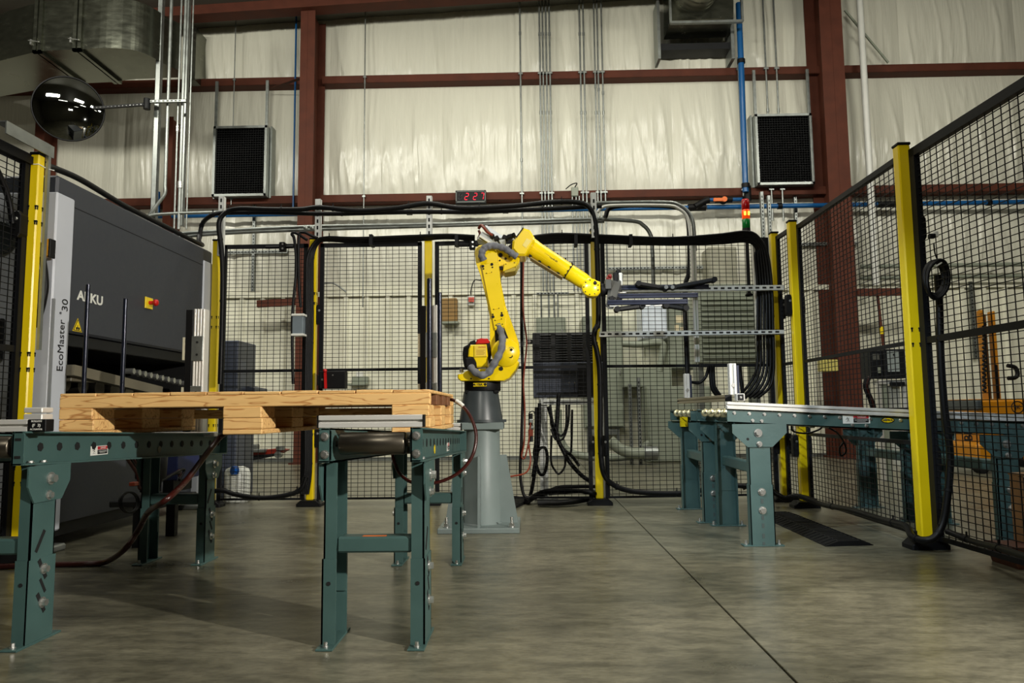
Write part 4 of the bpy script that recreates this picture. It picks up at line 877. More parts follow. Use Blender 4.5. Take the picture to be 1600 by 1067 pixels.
# ================================================================== GRAVITY CONVEYORS
dl_red = mat('label_red', (176, 28, 40), .4); 
def danger(o, p, right, w_, h_, nrm):
    # safety label: falling figure on white, red DANGER bar, black text block
    right = V(right).normalized(); nrm = V(nrm).normalized(); up = nrm.cross(right)
    R = Matrix((right, up, nrm)).transposed(); p = V(p)
    b = MB(); b.obox(p + nrm*.0004, (w_, h_, .0008), R, 0); lb = b.build('safety_label', white, o)
    b = MB(); b.obox(p + right*w_*.17 + up*h_*.26 + nrm*.0012, (w_*.56, h_*.34, .0006), R); b.build('label_red_bar', dl_red, lb)
    b = MB(); b.obox(p + right*w_*.17 - up*h_*.17 + nrm*.0012, (w_*.56, h_*.46, .0006), R); b.build('label_black_block', hole, lb)
    b = MB(); c = p - right*w_*.31 + nrm*.0014; s = h_*.3
    for (x0, z0, x1, z1) in ((-.1, .3, .15, -.2), (.15, -.2, -.3, -.6), (.15, -.2, .5, -.45), (-.05, .25, -.6, .2), (0, .2, .5, .5), (-.6, .2, -.8, -.1)):
        b.bar(c + right*x0*s + up*z0*s, c + right*x1*s + up*z1*s, s*.16, .0006, up=nrm)
    disc(b, c + right*s*-.25 + up*s*.62, nrm, s*.17, .0006, 10); b.bar(c - right*s*.7 - up*s*.95, c + right*s*.7 - up*s*.95, s*.1, .0006, up=nrm); b.build('label_figure', hole, lb)
    text('DANGER', p + right*w_*.2 + up*h_*.26 + nrm*.002, h_*.26, right, up, white, lb, 'label_heading', .0002)
    b = MB()
    for k in range(3): b.obox(p + right*w_*.17 - up*h_*(.06 + .1*k) + nrm*.0018, (w_*(.46 - .14*(k == 2)), h_*.025, .0003), R)
    b.build('label_print', white, lb, kind='stuff')
def leg(t, xo, sgn, ya, yb, ztop, name='leg', zspl=.30, fw=.042, diag=True, slotface='x'):
    # C-channel leg: web on outer side xo (outward sgn along X), flanges towards inside
    b = MB(); th = .005
    def C(x, y_a, y_b, z0, z1, f):
        b.box(x - sgn*th, x, y_a, y_b, z0, z1); b.box(x - sgn*f, x, y_a, y_a + th, z0, z1); b.box(x - sgn*f, x, y_b - th, y_b, z0, z1)
    C(xo - sgn*.003, ya + .004, yb - .004, zspl - .12, ztop, fw - .004)
    lg = b.build(name, green, t); b = MB()
    C(xo, ya - .002, yb + .002, .006, zspl, fw); b.build('leg_extension', green, lg)
    b = MB(); xa, xb = sorted((xo - sgn*fw - sgn*.002, xo + sgn*.004)); b.prism([(xa, ya - .045, 0), (xb, ya - .045, 0), (xb, yb + .04, 0), (xa, yb + .04, 0)], (0, 0, .007), .002); fp = b.build('foot_plate', green, lg)
    for yy in (ya - .025, yb + .022): bolt(lg, ((xa + xb)/2, yy, .006), (0, 0, 1), .006, .012, 'anchor_bolt')
    for z in (zspl - .035, zspl - .135): bolt(lg, (xo + sgn*.0005, (ya + yb)/2 + .004, z), (sgn, 0, 0), .011, .012)
    b = MB(); R = Matrix.Rotation(.55 if diag else 0, 3, 'X')
    for z in (zspl - .035, zspl - .135): b.obox((xo + sgn*.0005, (ya + yb)/2, z), (.0014, .014, .07), R)
    b.obox((xo + sgn*.0005, (ya + yb)/2 + .005, zspl - .085), (.0014, .01, .05), R)
    b.obox((xo - sgn*.0022, (ya + yb)/2 - .012, zspl + .05), (.0014, .012, .07), Matrix.Rotation(-.55, 3, 'X'))
    disc(b, (xo - sgn*fw*.5, ya - .0025, zspl - .07), (0, -1, 0), .006, .0015, 10)
    b.build('adjustment_slots', hole, lg, kind='stuff'); return lg
def gravity_conveyor(label, xl, xr, y0, y1, zt0, zt1, h, legs_y, zl, fl=.036, bolts=True):
    L = y1 - y0; zt_ = lambda y: zt0 + (zt1 - zt0)*(y - y0)/L
    t = thing('roller_conveyor', ((xl + xr)/2, (y0 + y1)/2, 0), label, 'conveyor')
    for x, sg in ((xl, -1), (xr, 1)):
        th = .005; b = MB(); xi = x - sg*fl
        b.prism([(xi, y0, zt_(y0) - h), (xi, y1, zt_(y1) - h), (xi, y1, zt_(y1)), (xi, y0, zt_(y0))], (sg*th, 0, 0))
        for z in (0, -h + th):
            b.prism([(xi, y0, zt_(y0) + z - th), (x, y0, zt_(y0) + z - th), (x, y0, zt_(y0) + z), (xi, y0, zt_(y0) + z)], (0, L, zt1 - zt0))
        ch = b.build('side_channel', green, t)
        for (yy, s2) in ((y0, 1), (y1, -1)):
            b = MB(); z = zt_(yy); a_, c_ = min(xi, x), max(xi, x); r = .008
            b.prism([(a_, yy, z - h), (c_ - r, yy, z - h), (c_, yy, z - h + r), (c_, yy, z - r), (c_ - r, yy, z), (a_ + r, yy, z), (a_, yy, z - r)], (0, s2*.006, 0), .001); ep = b.build('end_plate', green, ch)
            xm = (xi + x)/2
            for dz in (.024, h - .024):
                if bolts or x == xl: bolt(ep, (xm, yy - s2*.0005, z - dz), (0, -s2, 0), .0085, .01)
                else: b = MB(); b.obox((xm, yy - s2*.0006, z - dz), (.018, .0014, .008)); b.build('plate_slot', hole, ep)
        if sg > 0:
            k = 0; yy = y0 + .025
            while yy < y1 - .02:
                b = MB(); b.cyl((xi + th, yy, zt_(yy) - h*.47), (xi + th + .0015, yy, zt_(yy) - h*.47), .0145, n=6, sm=False); b.build('axle_socket', hole, ch); yy += .094
        for yy in (y0 + .06, y0 + .12): bolt(ch, (x - sg*.018, yy, zt_(yy) - h + .006), (0, 0, 1), .007, .005)
    yy = y0 + .035; R = .0335
    while yy < y1 - .03:
        z = zt_(yy) - .012 - R; b = MB()
        b.lathe([(0, 0), (.01, 0), (.01, .012), (R - .004, .012), (R, .016), (R, xr - xl - 2*fl - .028), (R - .004, xr - xl - 2*fl - .024), (.01, xr - xl - 2*fl - .024), (.01, xr - xl - 2*fl - .012)], (xl + fl + .006, yy, z), 20, (1, 0, 0)); b.build('roller', rollerm, t); yy += .094
    for (ya, yb) in legs_y:
        for x, sg in ((xl, -1), (xr, 1)):
            lg = leg(t, x, sg, ya, yb, zt_((ya + yb)/2) - h, zspl=zl)
            z = zt_((ya + yb)/2) - h - .002; b = MB()
            b.prism([(x, y, zz) for y, zz in ((ya - .03, z), (yb + .05, z), (yb + .05, z - .055), (yb + .01, z - .11), (ya - .0, z - .11), (ya - .03, z - .06))], (sg*.005, 0, 0)); pv = b.build('pivot_plate', green, lg)
            bolt(pv, (x + sg*.005, (ya + yb)/2 + .01, z - .042), (sg, 0, 0), .013, .014); bolt(pv, (x + sg*.005, (ya + yb)/2 + .006, z - .092), (sg, 0, 0), .01, .01)
        b = MB(); b.box(xl + .04, xr - .04, ya + .01, ya + .07, .265, .312, .006); b.build('cross_brace', green, t)
    return t
CZ0, CZ1 = .634, .583
ctr = gravity_conveyor('green roller conveyor under the right end of the wooden pallet', -.615, -.311, 2.15, 3.66, CZ0, CZ1, .1, ((2.2, 2.335), (3.36, 3.475)), .25)
lft = gravity_conveyor('green roller conveyor under the left end of the wooden pallet', -1.80, -1.49, 2.15, 3.62, CZ0, CZ1 + .002, .1, ((2.2, 2.32), (3.40, 3.50)), .25, bolts=False)
p = V((-1.49 - .036 + .0055, 2.62, .565)); danger(lft, V((p.x, 2.585, .556)), (0, 1, 0), .105, .032, (1, 0, 0))
b = MB(); b.box(-.50, -.43, 2.215, 2.235, .3121, .3129); b.build('orange_sticker', orange, ctr)
p = V((-.311 - .0305, 2.98, .535)); b = MB(); disc(b, (p.x, 2.66, .545), (1, 0, 0), .016, .0012, 16); b.build('round_label', yellow, ctr); danger(ctr, V((p.x, 3.1, .533)), (0, 1, 0), .09, .034, (1, 0, 0))
b = MB(); disc(b, (-1.49 - .0305, 3.01, .538), (1, 0, 0), .014, .0012, 16); b.build('round_label', mat('dull_label', (120, 116, 92), .5), lft)
def profile(p, q, s, label, name='aluminium_profile', cap=True, m=alu, n=2):
    # T-slot extrusion along X or Y
    p = V(p); q = V(q); d = (q - p).normalized(); up = Zv if abs(d.z) < .5 else Yv; sd = up.cross(d)
    b = MB(); g = s*.10
    for a_ in (-1, 1):
        for c_ in (-1, 1):
            o = sd*a_*(s/4 + g/2) + up*c_*(s/4 + g/2); b.bar(p + o, q + o, s/2 - g, s/2 - g, up=up, b=s*.04)
    b.bar(p, q, s*.5, s*.5, up=up); o = b.build(name, m, None, label, 'profile')
    if cap:
        for e, sg in ((p, -1), (q, 1)): b = MB(); b.bar(e, e + d*sg*.004, s, s, up=up); b.build('end_cap', black, o)
    return o
profile((-.627, 2.2, .634 + .0185), (-.316, 2.2, .634 + .0185), .037, 'aluminium bar lying across the front of the right pallet conveyor')
profile((-.60, 3.56, .588 + .018), (-.33, 3.56, .588 + .018), .034, 'aluminium bar across the far end of the right pallet conveyor')
zz = .632
profile((-1.83, 2.2, zz + .0185), (-1.505, 2.2, zz + .0185), .037, 'aluminium bar lying across the front of the left pallet conveyor', cap=False)
t = thing('bar_end_block', (-1.49, 2.2, zz), 'black end block with white print on the left aluminium bar', 'block')
b = MB(); b.box(-1.504, -1.448, 2.18, 2.22, zz, zz + .037, .002); b.build('block_body', black, t)
textx('ROLLON', (-1.476, 2.1792, zz + .031), .008, (1, 0, 0), (0, 0, 1), white, t, 'block_print'); textx('(F  2)', (-1.476, 2.1792, zz + .019), .012, (1, 0, 0), (0, 0, 1), white, t, 'block_mark'); textx('ACTUATOR', (-1.476, 2.1792, zz + .007), .007, (1, 0, 0), (0, 0, 1), white, t, 'block_print')
z2 = .626
t = thing('stop_block_stack', (-1.62, 2.5, z2), 'stack of grey aluminium stop blocks touching the left pallet corner', 'stop')
b = MB(); b.box(-1.74, -1.655, 2.46, 2.53, z2, z2 + .02, .003); o = b.build('lower_bar', alu, t)
for k in range(2): b = MB(); disc(b, (-1.72 + .035*k, 2.4595, z2 + .01), (0, -1, 0), .007, .001, 10); b.build('bar_hole', hole, o)
b = MB(); b.box(-1.72, -1.655, 2.47, 2.53, z2 + .028, z2 + .06, .003); b.box(-1.72, -1.655, 2.475, 2.525, z2 + .02, z2 + .03); b.build('middle_bar', alu, t)
b = MB(); b.box(-1.72, -1.655, 2.47, 2.53, z2 + .064, z2 + .082, .003); b.build('upper_bar', alu, t)
b = MB(); b.prism([(-1.72, 2.5, z2 + .055), (-1.77, 2.5, z2 + .02), (-1.72, 2.5, z2 + .02)], (0, .02, 0)); b.build('side_wedge', cabblue, t)

# ================================================================== PALLET
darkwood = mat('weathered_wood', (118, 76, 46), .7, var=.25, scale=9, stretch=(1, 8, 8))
py0, pdep = 2.56, .80
xl, xr = P(92, 640, py0).x, P(672, 640, py0).x
zt_p = P(672, 608, py0).z; zd = P(672, 632, py0).z; zbot = CZ0 - .0265
t = thing('wooden_pallet', ((xl + xr)/2, py0 + pdep/2, zbot), 'low wooden pallet of pale pine lying across two green roller conveyors', 'pallet')
py1 = py0 + pdep; tl_ = (CZ1 - CZ0)/1.5*.0
zz0 = P(380, 613, py0).z
def pboard(x0, x1, ya, yb, z0, z1, nm, i): b = MB(); b.box(x0, x1, ya, yb, z0, z1, .003); o = b.build(nm, woods[i % 3], t); return o
pboard(xl, xr, py0, py0 + .035, zd, zt_p - .012, 'front_stringer', 0)
pboard(xl, xr, py1 - .035, py1, zd, zt_p - .012, 'rear_stringer', 1)
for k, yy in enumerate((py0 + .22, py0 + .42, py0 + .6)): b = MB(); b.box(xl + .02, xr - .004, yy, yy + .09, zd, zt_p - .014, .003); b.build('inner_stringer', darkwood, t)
n_ = 10; wd = (xr - xl)/n_
b = MB(); 
for k in range(n_):
    pboard(xl + k*wd + .0015, xl + (k + 1)*wd - .0015, py0 + random.uniform(-.002, .002), py1, zt_p - .012, zt_p + random.uniform(-.0015, .001), 'deck_board', k)
bw = -1.532 - xl; mid = P(379, 640, py0).x
for (xa, xb, nm) in ((xl, xl + bw, 'l'), (mid - .07, mid + .07, 'm'), (xr - .135, xr, 'r')):
    for k, (ya, yb) in enumerate(((py0, py0 + .14), (py0 + .33, py0 + .47), (py1 - .14, py1))):
        zm = (zbot + .018 + zd)/2; zb_ = zbot + .018
        pboard(xa, xb - .004*(k == 0), ya, yb, zm, zd, 'spacer_block', k); pboard(xa, xb, ya + .002, yb, zb_, zm - .001, 'spacer_block', k + 1)
    pboard(xa, xb, py0, py1, zbot, zbot + .017, 'bottom_runner', 2)
pboard(mid + .07, xr - .13, py1 - .1, py1 - .06, zd - .045, zd - .005, 'cross_rail', 1); pboard(xl + .16, mid - .07, py1 - .1, py1 - .06, zd - .045, zd - .005, 'cross_rail', 2)

# ------------------------------------------------------------------ guide rods and plates behind the pallet
GY = 3.44
def rod(px, pyt, label, r=.0105, x=None):
    p = P(px, pyt, GY); xx = P(px - 0, 600, GY).x if x is None else x
    t = thing('guide_rod', (xx, GY, .6), label, 'rod'); b = MB(); b.cyl((xx, GY, .6), (xx, GY, p.z), r, n=12); b.lathe([(r, 0), (r*.6, .004), (0, .005)], (xx, GY, p.z), 12); b.build('rod_shaft', mat('rod_blue_black', (30, 34, 48), .25, .4), t)
    b = MB(); b.box(xx - .03, xx + .03, GY - .03, GY + .03, .596, .62, .003); b.build('rod_base', black, t); return t
rod(131, 445, 'left dark guide rod in front of the machine opening'); rod(191, 467, 'right dark guide rod in front of the machine opening')
rod(671, 436, 'tall dark guide rod next to the black plate behind the pallet', .0115); rod(687, 458, 'shorter dark guide rod just left of the cardboard box', .0105)
b = MB(); b.box(-2.2, -1.47, GY - .02, GY + .02, .575, .597, .003); b.build('guide_rail', alu, None, 'aluminium rail carrying the guide rods at the left conveyor', 'rail')
b = MB(); b.box(-.6, -.36, GY - .02, GY + .02, .575, .597, .003); b.build('guide_rail', alu, None, 'aluminium rail carrying the guide rods at the right pallet conveyor', 'rail')
def gplate(pxa, pxb, pyt, label, sgn):
    y = GY + .05; xa, xb = P(pxa, 560, y).x, P(pxb, 560, y).x; z = P(pxa, pyt, y).z
    t = thing('guide_plate', ((xa + xb)/2, y, .59), label, 'guide'); b = MB(); b.box(xa, xb, y - .01, y, .59, z, .002); b.build('plate', black, t)
    w_ = .055
    b = MB(); x0 = xb + .001
    for k in range(4): b.box(x0 + k*w_/4 + .002, x0 + (k + 1)*w_/4 - .002, y - .006, y + .05, .59, z + .003, .002)
    b.box(x0, x0 + w_, y + .002, y + .046, .59, z); b.build('profile_column', alu, t)
    for zc_ in (z - .19, z - .43):
        b = MB(); b.box(x0 - .004 if sgn > 0 else x0 + .004, x0 + w_*.95, y - .013, y - .006, zc_ - .06, zc_ + .06, .002); o = b.build('clamp_plate', galv, t)
        b = MB()
        for dz in (-.03, .03): disc(b, (x0 + w_*.45, y - .0135, zc_ + dz), (0, -1, 0), .006, .001, 8)
        b.build('clamp_holes', hole, o)
        b = MB(); b.box(xa - .012, xa - .001, y - .01, y, zc_ - .055, zc_ + .055); b.build('edge_strip', mat('cream_strip', (196, 192, 168), .5), t)
    return t
gplate(290, 301, 484, 'black guide plate with aluminium column left, in front of the machine', 1)
gplate(657, 666, 478, 'black guide plate with aluminium column behind the right end of the pallet', 1)

# ------------------------------------------------------------------ skate wheel conveyors at the right
def skate(label, ya, yb, x0, x1, zt0, zt1, h, legs, face_label=False, wheels=((0, 4),), near=True):
    zt_ = lambda x: zt0 + (zt1 - zt0)*(x - x0)/(x1 - x0)
    t = thing('skatewheel_conveyor', ((x0 + x1)/2, (ya + yb)/2, 0), label, 'conveyor')
    for y, sg in ((ya, -1), (yb, 1)):
        b = MB(); th = .005
        b.prism([(x0, y, zt_(x0) - h), (x1, y, zt_(x1) - h), (x1, y, zt_(x1)), (x0, y, zt_(x0))], (0, -sg*th, 0))
        for z in (0, -h + th): b.prism([(x0, y, zt_(x0) + z - th), (x0, y - sg*.03, zt_(x0) + z - th), (x0, y - sg*.03, zt_(x0) + z), (x0, y, zt_(x0) + z)], (x1 - x0, 0, zt1 - zt0))
        fr_ = b.build('side_frame', green, t)
        if sg < 0 and near:
            x = x0 + .035; k = 0
            while x < x1 - .02: bolt(fr_, (x, y, zt_(x) - h*.27), (0, -1, 0), .006, .006); x += .075
            for x in (x0 + .125, x0 + .17, x0 + .62, x0 + .69): bolt(fr_, (x, y, zt_(x) - h*.78), (0, -1, 0), .006, .006)
    x = x0 + .035; nw = 0
    while x < x1 - .02:
        b = MB(); b.cyl((x, ya + .005, zt_(x) - h*.27), (x, yb - .005, zt_(x) - h*.27), .004, n=6); b.build('axle', zinc, t)
        nn = 5 if nw < 6 else 2
        for k in range(nn):
            y = ya + .05 + (yb - ya - .1)*(k/(nn - 1)) + (.02 if nw % 2 else -.02)
            z = zt_(x) - h*.27; R = .024
            b = MB(); b.lathe([(.008, -.009), (R - .006, -.008), (R, -.005), (R, .005), (R - .006, .008), (.008, .009)], (x, y, z), 14, (0, 1, 0)); b.build('skate_wheel', brass, t)
        x += .075; nw += 1
    for (x, zspl) in legs:
        for y, sg in ((ya, -1), (yb, 1)):
            z = zt_(x) - h; w_ = .058; b = MB(); th = .005
            for (zz0, zz1, gw, o) in ((zspl - .1, z, .056, 0), (.006, zspl, .06, .003)):
                b.box(x - gw, x + gw, y + sg*(o - th), y + sg*o, zz0, zz1); b.box(x - gw, x - gw + th, y - sg*.045, y + sg*o, zz0, zz1); b.box(x + gw - th, x + gw, y - sg*.045, y + sg*o, zz0, zz1)
            lg = b.build('leg', green, t)
            b = MB(); b.prism([(x + dx, y + sg*.004, z - dz) for dx, dz in ((-.135, 0), (.135, 0), (.135, .045), (.062, .115), (-.062, .115), (-.135, .045))], (0, sg*.005, 0)); pv = b.build('pivot_plate', green, lg)
            bolt(pv, (x - .008, y + sg*.009, z - .045), (0, sg, 0), .014, .012); bolt(pv, (x - .004, y + sg*.009, z - .1), (0, sg, 0), .01, .01)
            b = MB(); disc(b, (x - .06, y + sg*.009, z - .075), (0, sg, 0), .007, .001, 8); b.build('plate_hole', hole, pv)
            for zz in (zspl - .035, zspl - .125): bolt(lg, (x, y + sg*.003, zz), (0, sg, 0), .013, .012)
            b = MB()
            for zz in (zspl - .08, zspl - .16, zspl - .2, zspl - .25, zspl - .29): b.obox((x, y + sg*.0038, zz), (.012, .0015, .022))
            b.build('slot_holes', mat('slot_shade', (60, 72, 70), .6), lg)
            b = MB(); b.box(x - .1, x + .1, y - sg*.05, y + sg*.012, 0, .006, .002); b.build('foot_plate', green, lg)
            for dx in (-.082, .082): bolt(lg, (x + dx, y - sg*.02, .006), (0, 0, 1), .007, .016, 'anchor_bolt')
        b = MB(); b.box(x - .025, x + .025, ya + .04, yb - .04, .35, .405, .005); b.build('cross_brace', green, t)
    return t
YN = 3.74
z_l = P(1140, 639, YN).z; z_r = P(1590, 659, YN).z
xL = P(1136, 640, YN).x; xR = 3.3; sl = (z_r - z_l)/(P(1590, 659, YN).x - xL)
hN = P(1140, 639, YN).z - P(1140, 660, YN).z
nearc = skate('near green skatewheel conveyor passing through the right fence', YN, 4.42, xL, xR, z_l, z_l + sl*(xR - xL), hN, ((P(1187, 700, YN).x, .30), (P(1578, 760, YN).x, .3)))
xF = 1.0
farc = skate('far green skatewheel conveyor behind the near one', 4.50, 5.15, xF - .02, 2.6, z_l - .005, z_l - .005 + sl*1.6, hN, ((1.10, .30), (2.3, .3)), near=False)
# near frame labels
c = P(1338, 655, YN - .002); danger(nearc, c, (1, 0, 0), .135, .042, (0, -1, 0))
c = P(1387, 656.5, YN - .001); b = MB(); b.lathe([(0, 0), (.033, 0), (.033, .0008), (0, .0008)], c, 28, (0, -1, 0), False); o = b.build('maker_label', hole, nearc)
for v in o.data.vertices: pass
def oval(c, rx, rz_, y, m, nm, par):
    b = MB(); b.prism([(c.x + rx*math.cos(a), y, c.z + rz_*math.sin(a)) for a in [2*PI*i/28 for i in range(28)]], (0, -.0007, 0)); return b.build(nm, m, par)
bpy.data.objects.remove(o)
o = oval(c, .034, .015, YN - .0008, hole, 'maker_label', nearc); oval(c, .029, .0105, YN - .0018, yellow, 'label_face', o); textx('HYTROL', c + V((0, -.0018, 0)), .0135, (1, 0, 0), (0, 0, 1), hole, o, 'label_print', 1.0, .0006)
# aluminium rail on the near frame, cross bar, posts
a_ = V((xL - .003, YN - .0, z_l + .019)); q = V((xR, YN - .0, z_l + sl*(xR - xL) + .019))
profile(a_, q, .036, 'long bright aluminium rail on the near skatewheel conveyor frame', cap=False)
zc_ = P(1150, 621, 3.72).z
profile((1.02, 3.79, z_l + .056), (1.02, 5.0, z_l + .056), .034, 'aluminium cross bar at the left end of the skatewheel conveyors', cap=True, m=mat('warm_aluminium', (150, 138, 112), .4, .5))
t = thing('rail_end_block', P(1156, 627, 3.7), 'small square aluminium block with black cap on the rail end', 'block')
c = V((P(1157, 618, 3.72).x, 3.735, z_l + .058)); b = MB(); b.obox(c, (.042, .04, .038), None, .003); b.build('block_body', alu, t); b = MB(); b.obox(c + V((-.001, -.021, 0)), (.03, .003, .03), None, .001); b.build('black_cap', black, t); bolt(t, c + V((-.001, -.0225, 0)), (0, -1, 0), .004, .003)
def upright(pxa, pxb, ya, yb_, Y, label):
    p = P((pxa + pxb)/2, yb_, Y); q = P((pxa + pxb)/2, ya, Y); w_ = P(pxb, yb_, Y).x - P(pxa, yb_, Y).x
    x_ = p.x; z0 = z_l + .073; b = MB(); b.box(x_ - w_/2, x_ - .004, Y - .018, Y + .02, z0, q.z, .002); b.box(x_ + .004, x_ + w_/2, Y - .018, Y + .02, z0, q.z, .002); b.box(x_ - .01, x_ + .01, Y - .01, Y + .018, z0, q.z); o = b.build('upright_profile', alu, None, label, 'profile')
    b = MB(); b.box(x_ + w_/2, x_ + w_/2 + .014, Y - .012, Y + .03, z0, q.z - .01); b.build('side_strip', bluealu, o)
    b = MB(); disc(b, (x_, Y - .0185, z0 + .05), (0, -1, 0), .01, .002, 12); b.build('profile_bolt', zinc, o)
upright(1069.5, 1077.5, 584, 619, 4.7, 'short aluminium upright at the far end of the cross bar')
upright(1139.5, 1150.5, 568, 614, 3.85, 'taller aluminium upright at the near end of the cross bar')
p = P(1222, 663, YN + .05); q = P(1294, 666, YN + .05); t = thing('air_cylinder_bar', p, 'thin grey bar with fittings under the near skatewheel conveyor', 'bar')
b = MB(); b.bar(p, q, .012, .012); b.build('bar', alu, t)
for px in (1268, 1290): b = MB(); c = P(px, 664, YN + .04); b.obox(c, (.024, .03, .03), None, .003); o = b.build('fitting', cabgrey, t); b = MB(); disc(b, c + V((0, -.0155, 0)), (0, -1, 0), .007, .001, 10); b.build('fitting_port', hole, o)
b = MB(); b.tube([P(1237, 665, 3.85), P(1240, 674, 3.85), P(1260, 677, 3.85), P(1278, 672, 3.85), P(1285, 667, 3.85)], .005, 6); b.build('hose', cable, t)
b = MB(); b.tube([P(1294, 668, 3.85), P(1308, 676, 3.9), P(1318, 690, 4.0), P(1322, 705, 4.0), P(1314, 712, 4.0), P(1312, 700, 4.0), P(1319, 690, 4.0)], .005, 6); b.build('hose', cable, t)
# yellow corner bracket at conveyor left end
b = MB(); p = P(1062, 655, 5.1); b.box(p.x - .0, p.x + .05, 5.08, 5.1, p.z - .05, p.z + .03); b.build('yellow_bracket', yellow, None, 'small yellow bracket at the far left conveyor end', 'bracket')

# ================================================================== ROBOT ON PEDESTAL
RY = 4.40
def R_(px, py, dy=0.0): return P(px, py, RY + dy)
def rpoly(pts, dy0, dy1, bev=.004):
    b = MB(); A = [R_(x, y, dy0) for x, y in pts]; b.prism(A, (0, dy1 - dy0, 0), bev); return b
base = PZ(752, 836, 0); PXc = P(752, 700, RY).x
t = thing('robot_pedestal', (PXc, RY, 0), 'grey steel robot pedestal with gussets bolted to the floor', 'pedestal')
b = MB(); b.box(PXc - .235, PXc + .225, RY - .23, RY + .23, 0, .028, .003); b.build('base_plate', grey_ped, t)
zf = R_(752, 671, -.1).z; zf2 = R_(752, 660, -.1).z
b = MB(); b.lathe([(.118, .028), (.108, .034), (.107, zf)], (PXc + .004, RY, 0), 40); b.build('column', grey_ped, t)
b = MB(); b.box(PXc - .15, PXc + .135, RY - .13, RY + .13, zf, zf2, .003); b.build('top_flange', grey_ped, t)
zg = R_(750, 713, -.15).z
for (dx, dy) in ((0, -1), (1, 0), (-1, 0), (0, 1)):
    d = V((dx, dy, 0)); s_ = V((-dy, dx, 0)); c = V((PXc - (.004 if dy else 0), RY, 0))
    A = [c + d*.10 + V((0, 0, .028)), c + d*.215 + V((0, 0, .028)), c + d*.15 + V((0, 0, zg)), c + d*.10 + V((0, 0, zg))]
    b = MB(); b.prism([a - s_*.007 for a in A], s_*.014); b.build('gusset', grey_ped, t)
for dx in (-.19, .18):
    for dy in (-.17, .18):
        c = V((PXc + dx, RY + dy, .028)); b = MB(); b.cyl(c, c + V((0, 0, .006)), .02, n=14); b.cyl(c + V((0, 0, .006)), c + V((0, 0, .022)), .015, n=6, sm=False); b.cyl(c + V((0, 0, .02)), c + V((0, 0, .055)), .008, n=10); b.build('anchor_bolt', zinc, t)
# the riser and the arm itself
t = thing('industrial_robot', (PXc, RY, zf2), 'yellow six-axis robot arm reaching right over the cell', 'robot')
zr = R_(752, 611).z; xr0 = R_(754, 612).x
b = MB(); b.lathe([(.132, 0), (.13, .01), (.104, zr - zf2 - .01), (.1, zr - zf2)], (PXc, RY, zf2), 40); b.build('base_riser', grey_dk, t)
b = MB(); b.lathe([(.145, 0), (.145, .016)], (PXc, RY, zf2), 40); b.box(PXc + .10, PXc + .15, RY - .05, RY + .05, zf2, zf2 + .016); b.build('riser_foot', grey_dk, t)
zb_ = R_(752, 594.5).z
b = MB(); b.lathe([(.107, 0), (.109, .004), (.109, zb_ - zr - .004), (.107, zb_ - zr)], (xr0, RY, zr), 40); rg = b.build('base_ring', black, t)
for dx in (-.085, .085): b = MB(); b.obox((xr0 + dx, RY - .06, zr - .005), (.03, .03, .02), None, .003); b.build('ring_lug', black, rg)
c = R_(749.8, 601, -.109); b = MB(); b.obox(c + V((0, .001, 0)), (.078, .012, .021), None, .001); lb = b.build('name_label', yellow, rg); textx('M-10iA \u25c6', c + V((0, -.0056, 0)), .019, (1, 0, 0), (0, 0, 1), hole, lb, 'label_print', 1.0, .0006)
# turntable
b = rpoly([(715, 585), (723, 584), (727, 580), (737, 577), (760, 576), (771, 560), (790, 556), (806, 560), (811, 566), (806, 577), (795, 591), (787, 595), (719, 595), (715, 591)], -.13, .12, .006); tt = b.build('turntable', robyel, t)
b = MB()
for (x, y) in ((736, 591.5), (764, 591.5)): disc(b, R_(x, y, -.131), (0, -1, 0), .005, .002, 10)
for (x, y, r) in ((767, 565, .014), (783, 576, .012)): disc(b, R_(x, y, -.131), (0, -1, 0), r, .004, 14)
b.build('bolt_holes', hole, tt)
b = MB(); b.cyl(R_(721, 582, -.05), R_(721, 576, -.05), .012, n=10); b.build('lifting_eye', zinc, tt)
b = rpoly([(731, 557), (732, 546), (735, 538.5), (760, 538), (762, 556), (762, 573), (745, 574), (744, 568), (738, 558)], -.14, .1, .008); mt = b.build('motor_cover', robyel, t)
b = MB(); b.bar(R_(740.5, 540, -.141), R_(740.5, 558, -.141), .002, .002, up=(0, 1, 0)); b.bar(R_(740.5, 558, -.141), R_(761, 557.5, -.141), .002, .002, up=(0, 1, 0)); b.build('cover_seam', hole, mt)
b = MB(); b.obox(R_(751, 548, -.1405), (.066, .0015, .062)); lb = b.build('caution_label', mat('label_yellow', (238, 206, 70), .5), mt); textx('CAUTION', R_(753, 542.5, -.142), .011, (1, 0, 0), (0, 0, 1), red, lb, 'label_heading', .9); b = MB()
for k in range(4): b.obox(R_(751 - k % 2, 547 + k*2.2, -.142), (.05 - .006*(k % 2), .0004, .0022))
b.build('label_print', mat('label_print', (150, 110, 30), .5), lb, kind='stuff')
b = rpoly([(728, 559), (739, 558.5), (744, 567), (745, 574), (731, 577), (728, 572)], -.15, .08, .004); b.build('cable_port', black, mt)
b = rpoly([(722.5, 552), (724, 542), (731, 538), (735, 533), (741, 531), (745, 536), (735, 539), (731, 546), (729, 558), (729, 577), (725, 572), (723, 562)], -.08, .08, .006); b.build('connector_panel', black, mt)
b = rpoly([(743, 537), (745, 530), (752, 528), (761, 528.5), (765, 533), (765, 537)], -.09, .07, .01); b.build('motor_cap', red, mt)
b = rpoly([(759, 538), (765, 535), (767, 545), (763, 560), (761, 574), (759, 574)], -.1, .1, .004); b.build('cover_gap', hole, mt)
